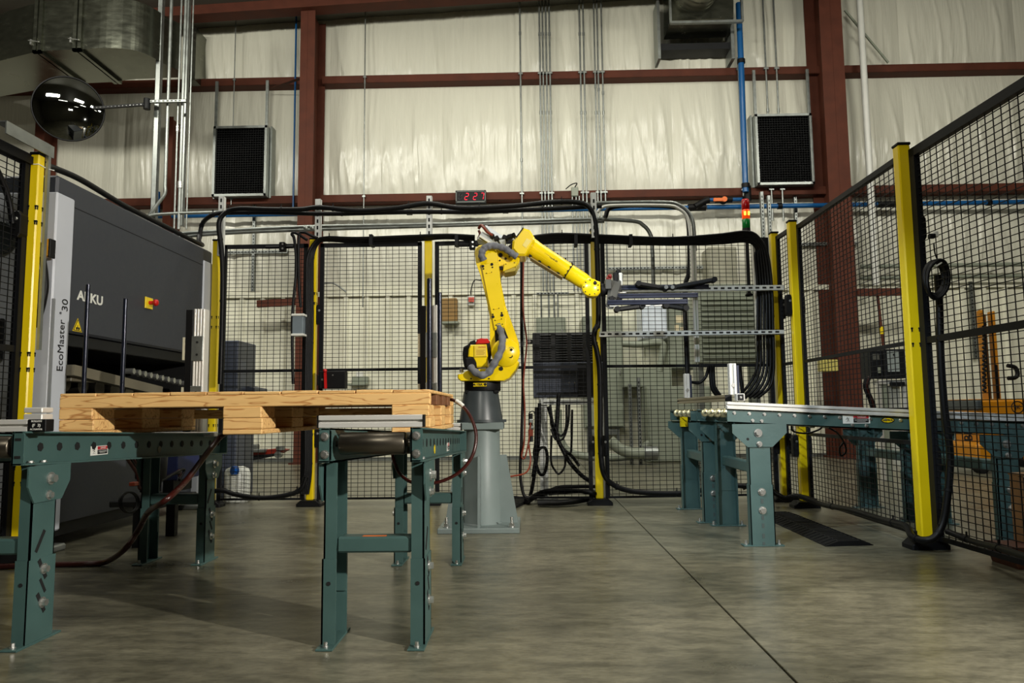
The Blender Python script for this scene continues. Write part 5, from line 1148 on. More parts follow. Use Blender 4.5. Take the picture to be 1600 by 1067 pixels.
# lower arm
LA = [(741.5, 396), (742.5, 388), (748, 383), (757, 381.5), (770, 385), (777, 394), (779, 414), (781, 432), (783.5, 446), (790, 478), (799, 502), (807, 524), (811, 536), (811.5, 552), (807, 566), (797, 573), (783, 571), (771, 562), (766, 546), (765, 522), (765, 494), (759.5, 466), (754.5, 447), (750, 429), (743.5, 411)]
la = rpoly(LA, -.09, .07, .008).build('lower_arm', robyel, t)
b = rpoly([(752, 413), (779, 408), (783, 447), (790, 490), (789, 512), (773, 516), (768, 492), (760, 455)], -.102, -.088, .004); fp = b.build('arm_plate', robyel, la)
b = MB()
for (x, y, r) in ((754.5, 416, .0085), (768.5, 413, .0085), (755.5, 420, .005), (769.5, 417.5, .005), (770.3, 495, .009), (784.3, 492.5, .009), (770, 491.2, .005), (784, 488.7, .005), (771.3, 483.3, .003), (779.5, 481.7, .003), (773.5, 500.5, .0035), (783.5, 498.3, .0035), (775, 508, .0035), (785, 506.5, .0035), (760, 427, .003), (768, 425.3, .003), (773.5, 513.3, .002), (786.5, 510.5, .002)): disc(b, R_(x, y, -.103), (0, -1, 0), r, .002, 12)
b.build('plate_bolts', hole, fp)
for (xa, ya, xb_, yb_) in ((772.5, 483, 778.5, 481.8), (774.5, 500.3, 782.5, 498.5), (776, 507.8, 784, 506.6), (761, 427, 767.5, 425.5)):
    b = MB(); b.bar(R_(xa, ya, -.103), R_(xb_, yb_, -.103), .004, .010, up=(0, 1, 0)); b.build('plate_bracket', robyel, fp)
b = rpoly([(773, 516), (788, 512), (795, 530), (800, 541), (792, 537), (779, 534), (774, 537)], -.094, -.084, .003); b.build('arm_recess', hole, la)
b = MB(); c = R_(790, 551, -.13); b.lathe([(.082, .05), (.084, .0), (.08, -.012), (0, -.012)], c, 40, (0, 1, 0)); jd = b.build('shoulder_disc', robyel, la)
b = MB(); disc(b, R_(799, 546.5, -.143), (0, -1, 0), .008, .002, 12)
for k in range(9):
    a = -1.9 + k*.22; disc(b, R_(797.5 + 3.2*math.cos(a), 555.5 - 3.2*math.sin(a), -.143), (0, -1, 0), .003, .001, 8)
b.build('disc_bolts', hole, jd)
b = MB(); b.tube([R_(799 + 4*math.cos(a), 546 - 3.6*math.sin(a), -.143) for a in [.2 + .3*i for i in range(9)]], .0015, 5, 2); b.build('disc_ring', cabgrey, jd)
# elbow casting, head block
el = rpoly([(760, 389), (777, 389), (792, 388), (808, 393), (812, 404), (811, 410), (806, 418), (786, 421), (777, 432), (772, 415)], -.07, .11, .008).build('elbow_casting', robyel, t)
b = rpoly([(787, 412.5), (810, 407), (806, 416), (785.5, 424)], -.1, .08, .005); b.build('elbow_bracket', robyel, el)
b = rpoly([(786, 419), (803, 416.5), (807, 419), (804.5, 423.5), (788, 426.5)], -.09, .06, .004); b.build('elbow_foot', mat('robot_yellow_dull', (168, 150, 60), .5), el)
b = MB()
for (x, y, r) in ((782, 398.5, .0135), (790, 404, .007), (781, 407, .005), (767.5, 405, .004), (777, 391, .003), (796, 401, .006), (790.5, 412.6, .003), (804, 410.5, .003)): disc(b, R_(x, y, -.101 if y > 410 and x > 786 else -.071), (0, -1, 0), r, .003, 14)
b.obox(R_(782, 419, -.08), (.03, .02, .02)); b.build('elbow_bolts', hole, el)
hd = rpoly([(801, 376), (818, 355.5), (828, 359), (835, 370), (836.5, 374), (820.5, 399.5), (809, 399), (800, 389)], -.11, .09, .012).build('forearm_head', robyel, t)
b = rpoly([(816.5, 383), (823, 372), (830, 376), (822, 387.5)], -.1125, -.109, 0); b.build('head_label', mat('pale_yellow_label', (236, 218, 120), .5), hd)
b = MB(); b.bar(R_(806.5, 371, -.111), R_(817.5, 355.8, -.111), .006, .006, up=(0, 1, 0))
for (x, y) in ((804.5, 373), (806.5, 369.5)): disc(b, R_(x, y, -.112), (0, -1, 0), .004, .001, 8)
b.build('head_edge', hole, hd)
# forearm
fa = MB(); A = R_(826, 385); B_ = R_(888.5, 424.5); C_ = R_(920, 445)
fd = (B_ - A).normalized()
fa.lathe([(0, -.03), (.048, -.03), (.06, .0), (.06, .02), (.056, .06), (.051, (B_ - A).length)], A, 28, fd); fo = fa.build('forearm_tube', robyel, t)
b = MB(); b.lathe([(.0515, -.003), (.0515, .003)], B_, 28, fd); b.build('forearm_joint', hole, fo)
b = MB(); b.lathe([(.0495, .002), (.048, (C_ - B_).length*.7), (.04, (C_ - B_).length + .0)], B_, 28, fd); fe = b.build('forearm_end', robyel, t)
b = MB(); sd = fd.cross(Yv).normalized()
if sd.z > 0: sd = -sd
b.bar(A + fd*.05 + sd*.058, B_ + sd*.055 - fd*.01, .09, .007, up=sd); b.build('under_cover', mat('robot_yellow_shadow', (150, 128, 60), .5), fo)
for k in range(4):
    c = A + fd*(.045 + .066*k) + sd*.05 - Yv*.03; b = MB(); b.obox(c, (.018, .03, .012), Matrix((fd, Yv, sd)).transposed(), .002); b.build('cover_clip', black, fo)
b = MB()
for k in range(6):
    th = -1.5 + k*.55; e = -Yv*math.cos(th) + sd*math.sin(th)
    c = B_ - fd*.004 + e*.052; disc(b, c, e, .0045, .004, 8)
for q in (.6, .8, .96): c = A + (B_ - A)*q - sd*.054 - Yv*.012; b.obox(c, (.008, .008, .008))
b.build('forearm_bolts', black, fo)
upf = -sd
textx('FANUC Robot M-10iA', A.lerp(B_, .54) - Yv*.0533 - sd*.004, .014, fd, upf, hole, fo, 'arm_lettering', .72, .0003)
# wrist
wr = rpoly([(908.5, 444), (914, 436), (922, 434.5), (931, 437.5), (938, 440), (938.5, 456), (934, 461.5), (927, 463), (919, 461), (911, 453)], -.05, .05, .008).build('wrist', robyel, t)
b = MB(); c = R_(923.5, 449, -.05); b.lathe([(.053, .02), (.053, 0), (.05, -.004), (0, -.004)], c, 32, (0, 1, 0)); wd_ = b.build('wrist_cover', robyel, wr)
b = MB()
for k in range(9): a = 2*PI*k/9 + .3; disc(b, c + V((.044*math.cos(a), -.0045, .044*math.sin(a))), (0, -1, 0), .0042, .001, 8)
b.build('wrist_bolts', hole, wd_)
b = MB(); c2 = R_(930, 442, -.058); b.lathe([(0, -.004), (.009, -.004), (.011, .003)], c2, 16, (0, 1, 0)); b.build('wrist_plug', cabblack, wd_)
wx = R_(939, 450).x; wz = R_(939, 453).z
b = MB(); b.lathe([(0, 0), (.036, 0), (.038, .006), (.038, .028), (.03, .03), (.03, .042), (0, .042)], (wx - .002, RY, wz), 28, (1, 0, 0)); b.build('tool_flange', black, wr)
# dress hoses
def hose(pts, r, nm, par, m=sleeve): b = MB(); b.tube(pts, r, 10); return b.build(nm, m, par)
hose([R_(735, 573, -.16), R_(741, 580, -.18), R_(752, 586, -.19), R_(763, 582, -.19), R_(771, 570, -.19), R_(778, 558, -.19), R_(783.5, 545, -.17), R_(785, 530, -.14), R_(782, 517, -.10), R_(779, 508, -.085)], lambda q: .021 + .0025*math.sin(q*58), 'lower_dress_hose', t)
hose([R_(756, 407, -.11), R_(752.5, 398, -.12), R_(757, 388, -.12), R_(768, 384, -.12), R_(785, 387, -.12), R_(797, 394, -.125), R_(808, 401.5, -.12)], lambda q: .0205 + .0022*math.sin(q*60), 'upper_dress_hose', t)
# motors and cables on top of the elbow
b = rpoly([(745, 373), (753, 361), (775, 372), (783, 384), (765, 383)], .02, .16, .008); mo = b.build('axis_motor', mat('motor_grey', (170, 174, 172), .4, .3), t)
b = rpoly([(748.5, 369.5), (750.5, 366.8), (766, 377), (764.5, 380)], -.0, .02, .002); b.build('motor_rib', white, mo)
b = rpoly([(757, 352), (761, 352), (786, 369), (784, 373), (772, 370)], .1, .18, .004); b.build('motor_back', mat('motor_pale', (200, 206, 210), .35, .3), mo)
hose([R_(748, 357, .05), R_(752, 352, .03), R_(757, 357, .0), R_(762, 363, -.0), R_(770, 368, 0)], .009, 'orange_lead', mo, hoseorange)
hose([R_(748, 360, .05), R_(750, 366, .05), R_(747, 373, .06)], .008, 'orange_lead', mo, hoseorange)
for (x, y, w_) in ((769, 369, .024), (776, 373, .03), (790, 372, .04), (797, 370, .034), (803, 368, .02)): b = MB(); b.obox(R_(x, y, .02), (w_, .05, .026), Matrix.Rotation(random.uniform(-.6, .6), 3, 'Y'), .004); b.build('connector', black, mo)
b = rpoly([(779, 375), (790, 373), (790, 384), (783, 383)], .0, .1, .004); b.build('connector_block', mat('motor_grey', (170, 174, 172), .4, .3), mo)
b = rpoly([(792, 386), (800, 379), (806, 384), (800, 392)], -.02, .06, .006); b.build('elbow_plug', cabblack, mo)
# hoses hanging on the fence behind the elbow
b = MB(); b.tube([P(815, 405, 5.3), P(815, 450, 5.3), P(815, 520, 5.3), P(817, 600, 5.3), P(815, 680, 5.3), P(813, 740, 5.3), P(818, 772, 5.3), P(826, 778, 5.3)], .011, 8); b.build('cable', cable, None, 'straight black cable hanging behind the robot elbow', 'cable')
b = MB(); b.tube([P(818, 405, 5.28), P(817, 470, 5.28), P(819, 500, 5.28), P(823, 535, 5.28), P(820, 570, 5.28), P(818, 600, 5.28), P(820, 640, 5.28), P(819, 690, 5.28), P(815, 712, 5.28), P(820, 715, 5.28), P(826, 690, 5.28), P(829, 660, 5.28)], .006, 8); b.build('orange_hose', hoseorange, None, 'thin orange air hose winding beside the straight black cable', 'hose')
b = MB(); b.tube([P(780, 747, 4.9), P(800, 744, 5.0), P(822, 738, 5.1), P(829, 720, 5.25), P(826, 695, 5.3)], .006, 8); b.build('orange_hose', hoseorange, None, 'thin orange air hose running from the pedestal to the air regulator', 'hose')
# air regulator
t = thing('air_regulator', P(830, 685, 5.36), 'small black and silver air regulator with red handle on the fence', 'regulator')
b = MB(); b.cyl(P(829, 664, 5.36), P(829, 646, 5.36), .016, n=12); b.tube([P(826, 650, 5.36), P(828, 644, 5.36), P(834, 643, 5.36), P(837, 652, 5.36)], .004, 6); b.build('regulator_bowl', black, t)
b = MB(); b.obox(P(830, 658, 5.34), (.03, .03, .03), None, .004); b.cyl(P(826, 668, 5.35), P(834, 668, 5.35), .018, n=10); b.build('regulator_body', galv, t)
b = MB(); b.obox(P(829, 676, 5.35), (.034, .025, .05), None, .004); b.build('red_handle', hoseorange, t); b = MB(); b.cyl(P(830, 690, 5.36), P(830, 672, 5.36), .014, n=10); b.build('filter_bowl', cabblack, t)

# ================================================================== GRIPPER
t = thing('vacuum_gripper', (wx + .04, RY, wz - .06), 'blue-framed vacuum gripper with black suction bars on the robot wrist', 'gripper')
pl = [(946, 482), (949, 470), (952, 445), (957, 434), (964, 426), (969, 430), (968, 452), (962, 470), (953, 484)]
A = [P(x, y, RY + dy) for (x, y), dy in (((945.5, 482), -.19), ((966, 427), .2))]
nrm = V((1, 0, 0)); up_ = (A[1] - A[0]).normalized()
p0_, p1_ = A; q0 = p0_ + V((.02, 0, 0)); 
b = MB(); v0 = P(946, 480, RY - .19); v1 = P(953, 484, RY - .19); v2 = P(968, 452, RY + .2); v3 = P(964, 426, RY + .2); v4 = P(951, 447, RY)
pts = [(946, 480, -.19), (952, 482.5, -.19), (967, 455, .2), (968.5, 428, .2), (962.5, 426, .2), (950, 452, -.02)]
vs = [P(x, y, RY + d) for x, y, d in pts]; b.prism(vs, (.022, 0.0, 0.0), .002); b.build('tool_plate', mat('plate_grey', (74, 74, 70), .45, .3), t)
b = MB(); b.obox(P(950, 445, RY - .02), (.04, .05, .06), None, .004); b.build('tool_adapter', mat('plate_grey', (74, 74, 70), .45, .3), t)
b = MB(); b.obox(P(961.5, 437, RY + .12), (.028, .06, .085), None, .004); b.build('valve_terminal', black, t)
b = MB(); b.obox(P(969, 437, RY + .14), (.022, .05, .08), None, .003); b.build('valve_cover', white, t)
b = MB(); b.ball(P(966, 425, RY + .14), .018, 10); b.build('valve_plug', black, t)
b = MB(); b.obox(P(951.5, 434, RY), (.03, .03, .03), Matrix.Rotation(.5, 3, 'Y'), .005); b.ball(P(953, 431, RY - .02), .012, 8); b.build('red_fitting', mat('dark_red_fitting', (128, 30, 22), .4), t)
for k in range(5): b = MB(); b.obox(P(955 + k*3.2, 467 + 1.6*(k % 2), RY - .1 + .03*k), (.03, .04, .03), Matrix.Rotation(random.uniform(-.4, .4), 3, 'Y'), .004); b.build('valve_block', black, t)
def gbar(xa, ya, xb_, yb_, dy, s=.028):
    p = P(xa, ya, RY + dy); q = P(xb_, yb_, RY + dy); q.z = p.z; b = MB()
    for a_ in (-1, 1):
        for c_ in (-1, 1): b.bar(p + V((0, a_*s*.3, c_*s*.3)), q + V((0, a_*s*.3, c_*s*.3)), s*.4, s*.4, b=.0015)
    b.bar(p, q, s*.6, s*.6); o = b.build('gripper_rail', bluealu, t)
    b = MB(); b.bar(q, q + V((.004, 0, 0)), s, s); bb = b.build('rail_cap', bluealu, o); return p, q
gbar(960, 450, 1106, 450, .16); gbar(955, 463, 1089, 463, .0); gbar(949, 473, 1073, 473, -.17)
b = MB(); b.bar(P(952, 478.5, RY - .17), P(966, 478.5, RY - .17), .02, .006); b.bar(P(962, 458, RY + .1), P(978, 457, RY + .1), .02, .006); b.bar(P(1001, 478, RY - .17), P(1016, 477.5, RY - .17), .02, .006); b.bar(P(1022, 478, RY - .17), P(1034, 477, RY - .17), .02, .006); b.build('rail_brackets', alu, t, kind='stuff')
def sbar(pa, pb_, dy0, dy1, label_w=.03):
    p = P(*pa, RY + dy0); q = P(*pb_, RY + dy1); b = MB(); b.bar(p, q, .045, .026, b=.006); b.cyl(p - V((0, .03, 0)), p + V((0, .03, 0)), .017, n=14); b.cyl(q - V((0, .03, 0)), q + V((0, .03, 0)), .017, n=14); return b.build('suction_bar', black, t)
sbar((997, 443.5), (1040, 451), .1, .14); sbar((1115, 437.5), (1052, 449), .1, .14); sbar((964, 483.5), (1003, 478.5), -.17, -.15); sbar((1040, 477.5), (1071, 482), -.15, -.17)
b = MB(); b.obox(P(1046, 450, RY + .13), (.06, .05, .02), None, .004); b.build('bar_joint', black, t)
for px in (1041, 1051): b = MB(); b.cyl(P(px, 448.5, RY + .1), P(px, 448.5, RY + .06), .012, n=12); b.build('joint_fitting', zinc, t)

# ================================================================== CONTROLLER ON STAND BEHIND THE FENCE
CYY = 5.75
ctlgrey = mat('controller_grey', (44, 45, 46), .42, var=.1)
t = thing('robot_controller', P(880, 620, CYY), 'black louvred robot controller cabinet on a strut stand behind the fence', 'controller')
def cb(x0, y0_, x1, y1_, ya, yb, m, nm, par, bev=.004): p = P(x0, y0_, CYY); q = P(x1, y1_, CYY); b = MB(); b.box(p.x, q.x, ya, yb, q.z, p.z, bev); return b.build(nm, m, par), p, q
up_c, p, q = cb(832, 520, 945, 564, CYY, CYY + .45, ctlgrey, 'upper_case', t)
for r in range(11):
    for c in range(4):
        xx = p.x + (q.x - p.x)*(.10 + .22*c); zz = p.z - (p.z - q.z)*(.06 + .085*r); w_ = (q.x - p.x)*.16
        b = MB(); b.prism([(xx, CYY - .014, zz - .008), (xx, CYY, zz - .008), (xx, CYY, zz + .006)], (w_, 0, 0)); b.build('louvre', ctlgrey, up_c)
b = MB(); c = P(827, 534, CYY); b.obox(c, (.05, .03, .035), None, .004); sw = b.build('side_lug', cabblack, t); b = MB(); disc(b, c + V((0, -.016, 0)), (0, -1, 0), .012, .004, 12); b.build('lug_bolt', zinc, sw)
lw, p, q = cb(833, 567, 945, 620, CYY - .02, CYY + .45, cabblue, 'lower_case', t)
b = MB(); b.box(p.x, q.x - .16, CYY - .03, CYY - .02, p.z - .085, p.z - .065); b.box(p.x + .03, q.x - .2, CYY - .032, CYY - .02, q.z + .02, q.z + .04); b.build('case_slots', hole, lw)
b = MB(); b.box(q.x - .21, q.x - .085, CYY - .035, CYY - .02, q.z + .01, p.z - .005, .003); b.build('fan_panel', cabblack, lw)
b = MB()
for k in range(8): b.box(q.x - .24 + .02*k, q.x - .235 + .02*k, CYY - .038, CYY - .033, q.z + .04, q.z + .1)
b.build('fan_slots', hole, lw, kind='stuff')
b = MB()
for dx in (-.02, .02): b.ball(P(894, 598, CYY - .04) + V((dx, 0, 0)), .007, 8)
b.build('indicator', zinc, lw)
t = thing('strut_stand', P(852, 776, CYY), 'galvanised strut stand carrying the black controller', 'stand')
bg = mat('bright_galv', (214, 216, 212), .4, .25)
p = P(851, 625, CYY); b = MB(); b.box(p.x - .045, p.x + .02, CYY, CYY + .05, .01, p.z + .02, .004); b.box(p.x - .01, p.x + .002, CYY - .004, CYY, .01, p.z); lgp = b.build('stand_leg', bg, t)
b = MB(); b.box(p.x - .09, p.x + .09, CYY - .06, CYY + .1, 0, .01); b.build('foot_plate', bg, t)
p2_ = P(935, 625, CYY); b = MB(); b.box(p2_.x - .02, p2_.x + .045, CYY, CYY + .05, .01, p2_.z + .02, .004); b.build('stand_leg', bg, t)
b = MB(); pa = P(845, 627, CYY - .02); b.box(pa.x, p2_.x + .06, CYY - .03, CYY + .01, pa.z - .03, pa.z + .012, .003); rb = b.build('stand_rail', bg, t)
b = MB(); b.box(pa.x + .02, p2_.x, CYY - .0312, CYY - .0298, pa.z - .013, pa.z - .006); b.build('rail_groove', hole, rb)
cabs = [([(856, 635), (862, 655), (868, 680), (878, 700), (893, 712), (905, 728)], .012), ([(860, 632), (862, 665), (872, 690), (890, 708), (893, 690), (894, 640)], .009), ([(873, 615), (871, 650), (870, 680), (879, 702), (890, 722), (908, 742), (925, 754)], .016), ([(885, 632), (885, 660), (882, 676), (874, 680), (864, 660), (860, 634)], .009), ([(889, 632), (888, 660), (880, 685), (868, 686), (861, 670)], .008), ([(843, 630), (842, 680), (838, 720), (832, 760), (829, 776), (840, 776), (870, 762), (900, 760), (930, 760)], .014), ([(838, 636), (837, 690), (835, 710), (842, 738), (850, 740), (855, 720), (853, 702), (845, 700), (838, 712), (832, 745)], .012), ([(862, 680), (861, 720), (868, 736), (874, 740), (882, 730), (884, 715)], .008)]
for i, (pts, r) in enumerate(cabs):
    b = MB(); b.tube([P(x, y, CYY - .1 - .01*i) for x, y in pts], r, 8); b.build('cable', cable, None, 'black cable %s in the tangle hanging below the black controller' % ('one', 'two', 'three', 'four', 'five', 'six', 'seven', 'eight')[i], 'cable', 'cables below the controller')
for k in range(3):
    b = MB(); pts = [PZ(822 + 0*k, 780 + k*1.5, .03), PZ(850, 772 - k*2, .04 + .02*k), PZ(890, 768 - k, .05 + .02*k), PZ(925, 768 + k, .05 + .02*k), PZ(932, 776, .04), PZ(890, 783 + k, .03), PZ(840, 784 + k, .03)]
    b.tube(pts, .018, 8); b.build('floor_cable', cable, None, 'black cable %s heaped on the floor under the controller' % ('one', 'two', 'three')[k], 'cable', 'cables heaped on the floor')
# red lever switch box on the back fence
t = thing('lever_switch_box', P(520, 608, 5.36), 'black fence switch box with red lever right of the cable-wrapped post', 'switch')
p, q = P(500, 580, 5.36), P(540, 607, 5.36); b = MB(); b.box(p.x, q.x, 5.34, 5.42, q.z, p.z, .005); b.build('box_body', black, t)
p_ = P(508, 579, 5.32); b = MB(); b.bar(p_ + V((0, 0, 0)), p_ + V((.006, 0, -.13)), .018, .012, up=(0, 1, 0)); b.lathe([(.012, 0), (.012, .02), (0, .022)], p_ + V((0, .008, 0)), 12, (0, -1, 0)); b.build('red_lever', red, t)
b = MB(); p = P(496, 586, 5.36); q = P(503, 602, 5.36); b.box(p.x, q.x, 5.35, 5.4, q.z, p.z, .003); b.build('mount_plate', fence_k, t)
b = MB(); disc(b, P(520, 586, 5.339), (0, -1, 0), .006, .002, 8); disc(b, P(503.5, 593, 5.339), (0, -1, 0), .008, .002, 8); b.build('box_screws', zinc, t)

# ================================================================== RIGHT BACKGROUND
# operator terminal on a strut stand
TY = 6.9
t = thing('operator_terminal', P(1385, 595, TY), 'dark operator terminal on a pale strut stand behind the right fence', 'terminal')
def tb(x0, y0_, x1, y1_, ya, yb, m, nm, par, bev=.004): p = P(x0, y0_, TY); q = P(x1, y1_, TY); b = MB(); b.box(p.x, q.x, ya, yb, q.z, p.z, bev); return b.build(nm, m, par)
hb = tb(1359, 548, 1381, 591, TY, TY + .2, cabblack, 'left_unit', t); tb(1371, 574, 1376, 583, TY - .008, TY, cabgrey, 'unit_key', hb); tb(1362, 553, 1374, 562, TY - .004, TY, mat('dim_print', (90, 90, 84), .5), 'unit_print', hb)
sc_ = tb(1378, 546, 1413, 591, TY - .03, TY + .15, cabblack, 'screen_case', t); tb(1383, 549, 1403, 581, TY - .036, TY - .03, mat('screen_grey', (150, 158, 156), .3), 'screen', sc_); tb(1392, 553, 1395, 556, TY - .04, TY - .036, hole, 'screen_key', sc_)
tb(1371, 594, 1418, 600, TY - .01, TY + .1, alu, 'stand_rail', t)
for x0, x1 in ((1371, 1377), (1377, 1386), (1411, 1416)): 
    p = P(x0, 598, TY); q = P(x1, 598, TY); b = MB(); b.box(p.x, q.x, TY, TY + .04, 0, p.z, .003); b.build('stand_leg', alu if x0 != 1377 else cabgrey, t)
tb(1388, 597, 1412, 603, TY - .03, TY - .015, black, 'tray', t)
p = P(1391, 602, TY); q = P(1410, 602, TY); b = MB(); b.box(p.x, q.x, TY + .05, TY + .07, .1, p.z); b.build('back_panel', mat('pale_panel', (196, 194, 180), .5), t)
for k in range(4): b = MB(); b.tube([P(1352 + k*3, 590 - k, TY - .05), P(1350 + k*2, 605, TY - .06), P(1358 + k*3, 625 + k*3, TY - .06), P(1366, 655, TY - .03)], .01, 6); b.build('cable', hosered if k == 2 else cable, t)
# yellow stacker
SYY = 7.9
t = thing('pallet_stacker', P(1550, 726, SYY), 'yellow walkie stacker with tall mast parked behind the right fence', 'stacker')
def sb(x0, y0_, x1, y1_, ya, yb, m, nm, par=None, bev=.01): p = P(x0, y0_, SYY); q = P(x1, y1_, SYY); b = MB(); b.box(p.x, q.x, ya, yb, q.z, p.z, bev); return b.build(nm, m, par or t)
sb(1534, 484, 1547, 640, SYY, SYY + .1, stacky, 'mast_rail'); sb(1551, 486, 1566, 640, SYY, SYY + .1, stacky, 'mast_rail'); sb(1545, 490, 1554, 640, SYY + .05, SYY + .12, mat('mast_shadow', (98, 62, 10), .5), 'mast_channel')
sb(1553, 570, 1563, 648, SYY - .02, SYY + .0, black, 'lift_cylinder')
b = MB(); pts = [P(1538 + 2.2*math.sin(i*2.0), 505 + i*2.1, SYY - .04) for i in range(52)]; b.tube(pts, .012, 6, 3); b.build('coiled_cord', black, t)
sb(1504, 624, 1640, 650, SYY - .25, SYY + .35, stacky, 'upper_body', bev=.03); sb(1501, 625, 1513, 641, SYY - .27, SYY + .3, grey_dk, 'corner_bumper', bev=.02)
body = sb(1515, 648, 1560, 700, SYY - .2, SYY + .3, stacky, 'centre_body', bev=.015); sb(1495, 690, 1556, 718, SYY - .35, SYY + .3, stacky, 'base_cover', bev=.03); sb(1588, 700, 1650, 722, SYY - .35, SYY + .3, stacky, 'base_cover', bev=.03)
sb(1560, 650, 1640, 700, SYY - .1, SYY + .3, stacky, 'side_body')
textx('BIG', P(1513, 675, SYY - .202), .12, (0, 0, 1), (-1, 0, 0), hole, body, 'body_lettering', 1.0, .002)
c = P(1590, 636, SYY - .252); b = MB(); b.lathe([(.055, 0), (.06, -.003), (.065, 0)], c, 28, (0, 1, 0)); o = b.build('round_emblem', hole, t); text('JK', c - V((0, .003, 0)), .06, (1, 0, 0), (0, 0, 1), hole, o, 'emblem_letters')
b = MB(); b.tube([P(1574, 571, SYY), P(1586, 574, SYY), P(1590, 584, SYY), P(1586, 590, SYY), P(1575, 591, SYY)], .022, 8); b.build('handle_loop', black, t)
for px in (1509, 1535, 1600): p = P(px, 722, SYY); b = MB(); b.cyl((p.x, SYY - .3, .06), (p.x, SYY - .2, .06), .06, n=14); b.build('wheel', rubber, t)
b = MB(); b.box(P(1500, 720, SYY).x, P(1640, 720, SYY).x, SYY - .1, SYY + .25, .05, .16); b.build('chassis', cabblack, t)
for (x, y, r) in ((1531, 487, .02), (1533, 496, .03), (1533, 505, .03)): b = MB(); b.cyl(P(x, y, SYY - .05), P(x, y, SYY + .02), r, n=12); b.build('mast_pulley', stacky, t)
# wooden board panel by the frame edge
p = P(1590, 800, 3.3); zt_c = P(1590, 743, 3.3).z
t = thing('wooden_board', (p.x + .15, 3.32, 0), 'dark wooden board with a pale edge strip at the right frame edge', 'stand')
b = MB(); b.box(p.x, p.x + .022, 3.28, 3.34, 0, zt_c, .002); b.build('edge_board', mat('pale_edge', (150, 112, 72), .65, var=.2), t)
b = MB(); b.box(p.x + .022, p.x + .3, 3.29, 3.33, 0, zt_c - .01, .002); b.build('face_board', mat('dark_board', (72, 46, 30), .7, var=.25, scale=9, stretch=(1, 8, 8)), t)
b = MB(); b.box(p.x, p.x + .3, 3.27, 3.35, zt_c, zt_c + .01, .002); b.build('top_batten', mat('pale_edge', (150, 112, 72), .65, var=.2), t)
b = MB(); c = PZ(1592, 890, 0); b.prism([c + V((0, 0, 0)), c + V((.3, 0, 0)), c + V((.32, 0, .09)), c + V((-.03, 0, .09))], (0, .18, 0), .004); b.build('wood_block', mat('dark_wood', (86, 48, 28), .6, stretch=(1, 8, 8), var=.3), None, 'dark brown wooden block lying at the right frame edge', 'block')

# ================================================================== FLOOR ITEMS
# cable ramps
def ramp(pts, label, h=.02, grooves=7):
    A = [V((p.x, p.y, 0)) for p in pts]; t = thing('cable_ramp', sum(A, V((0, 0, 0)))/4, label, 'ramp', 'black rubber cable ramps')
    d1 = (A[1] - A[0]); d2 = (A[3] - A[0]); b = MB()
    pr = [(0, .003), (.28, h), (.72, h), (1, .003)]
    # ramp profile runs across d1, length along d2
    lo = [A[0] + d1*0, A[0] + d1]; P0 = [A[0] + d1*u + V((0, 0, z)) for u, z in pr]; b.prism([A[0], *P0, A[1]], d2); b.build('ramp_body', rubber, t)
    for k in range(grooves*3):
        for (u0, u1, z0, z1) in ((.03, .26, .005, h - .001), (.3, .7, h, h), (.74, .97, h - .001, .005)):
            f = (k + .5)/(grooves*3); p = A[0] + d1*u0 + d2*f + V((0, 0, z0 + .001)); q = A[0] + d1*u1 + d2*f + V((0, 0, z1 + .001))
            if k == 0 and u0 == .03: bb = MB()
            bb.bar(p, q, .008, .003)
    bb.build('tread_ribs', rubber, t, kind='stuff')
ramp([PZ(1290, 854, 0), PZ(1365, 852, 0), PZ(1240, 803, 0), PZ(1186, 806, 0)], 'black rubber cable ramp on the floor by the right conveyor', .025)
ramp([PZ(800, 797, 0), PZ(835, 781, 0), PZ(800, 777, 0), PZ(770, 790, 0)], 'black rubber cable ramp beside the robot pedestal', .02, 5)
# jug behind fence
t = thing('plastic_jug', P(372, 778, 5.75), 'white plastic jug with blue cap behind the leftmost back panel', 'jug')
c = P(372, 700, 5.75); zt_j = P(372, 728, 5.75).z; xw = .085
b = MB(); b.lathe([(.0, 0), (.09, 0), (.098, .02), (.098, zt_j*.78), (.085, zt_j*.92), (.04, zt_j)], (c.x, 5.75, 0), 20); b.build('jug_body', jug, t)
b = MB(); b.cyl(P(370, 735, 5.65), P(363, 735, 5.62), .034, n=16); b.build('jug_cap', mat('blue_cap', (22, 86, 170), .3), t)
# red floor jack
t = thing('floor_jack', P(400, 720, 9.2), 'red hydraulic floor jack standing near the back wall', 'jack'); JY = 8.6
b = MB(); b.prism([P(366, 712, JY), P(370, 722, JY), P(436, 709, JY), P(446, 703, JY), P(430, 701, JY), P(380, 706, JY)], (0, .2, 0), .01); b.build('jack_frame', mat('jack_red', (140, 38, 24), .4), t)
b = MB(); b.prism([P(366, 716, JY - .02), P(366, 722, JY - .02), P(392, 720, JY - .02), P(432, 712, JY - .02), P(432, 708, JY - .02)], (0, .02, 0)); b.build('jack_side', cabblack, t)
for (x, y, r) in ((362, 719, .07), (436, 710, .04)): b = MB(); p = P(x, y, JY); b.cyl((p.x, JY - .05, p.z), (p.x, JY + .02, p.z), r, n=16); b.build('jack_wheel', galv, t)
b = MB(); b.tube([P(352, 702, JY), P(370, 705, JY), P(377, 712, JY), P(378, 722, JY)], .02, 8); b.build('jack_handle', galv, t)
b = MB(); b.obox(P(364, 695, JY), (.16, .1, .08), None, .01); b.obox(P(378, 700, JY), (.05, .06, .14), None, .01); b.obox(P(397, 698, JY), (.1, .1, .06), None, .01); b.obox(P(402, 704, JY), (.22, .12, .04), None, .01); b.build('jack_pump', mat('jack_grey', (120, 122, 118), .4, .3), t)
b = MB(); p = P(371, 693, JY - .06); b.obox(p, (.05, .02, .05)); b.build('blue_tag', mat('blue_tag', (40, 80, 190), .4), t)
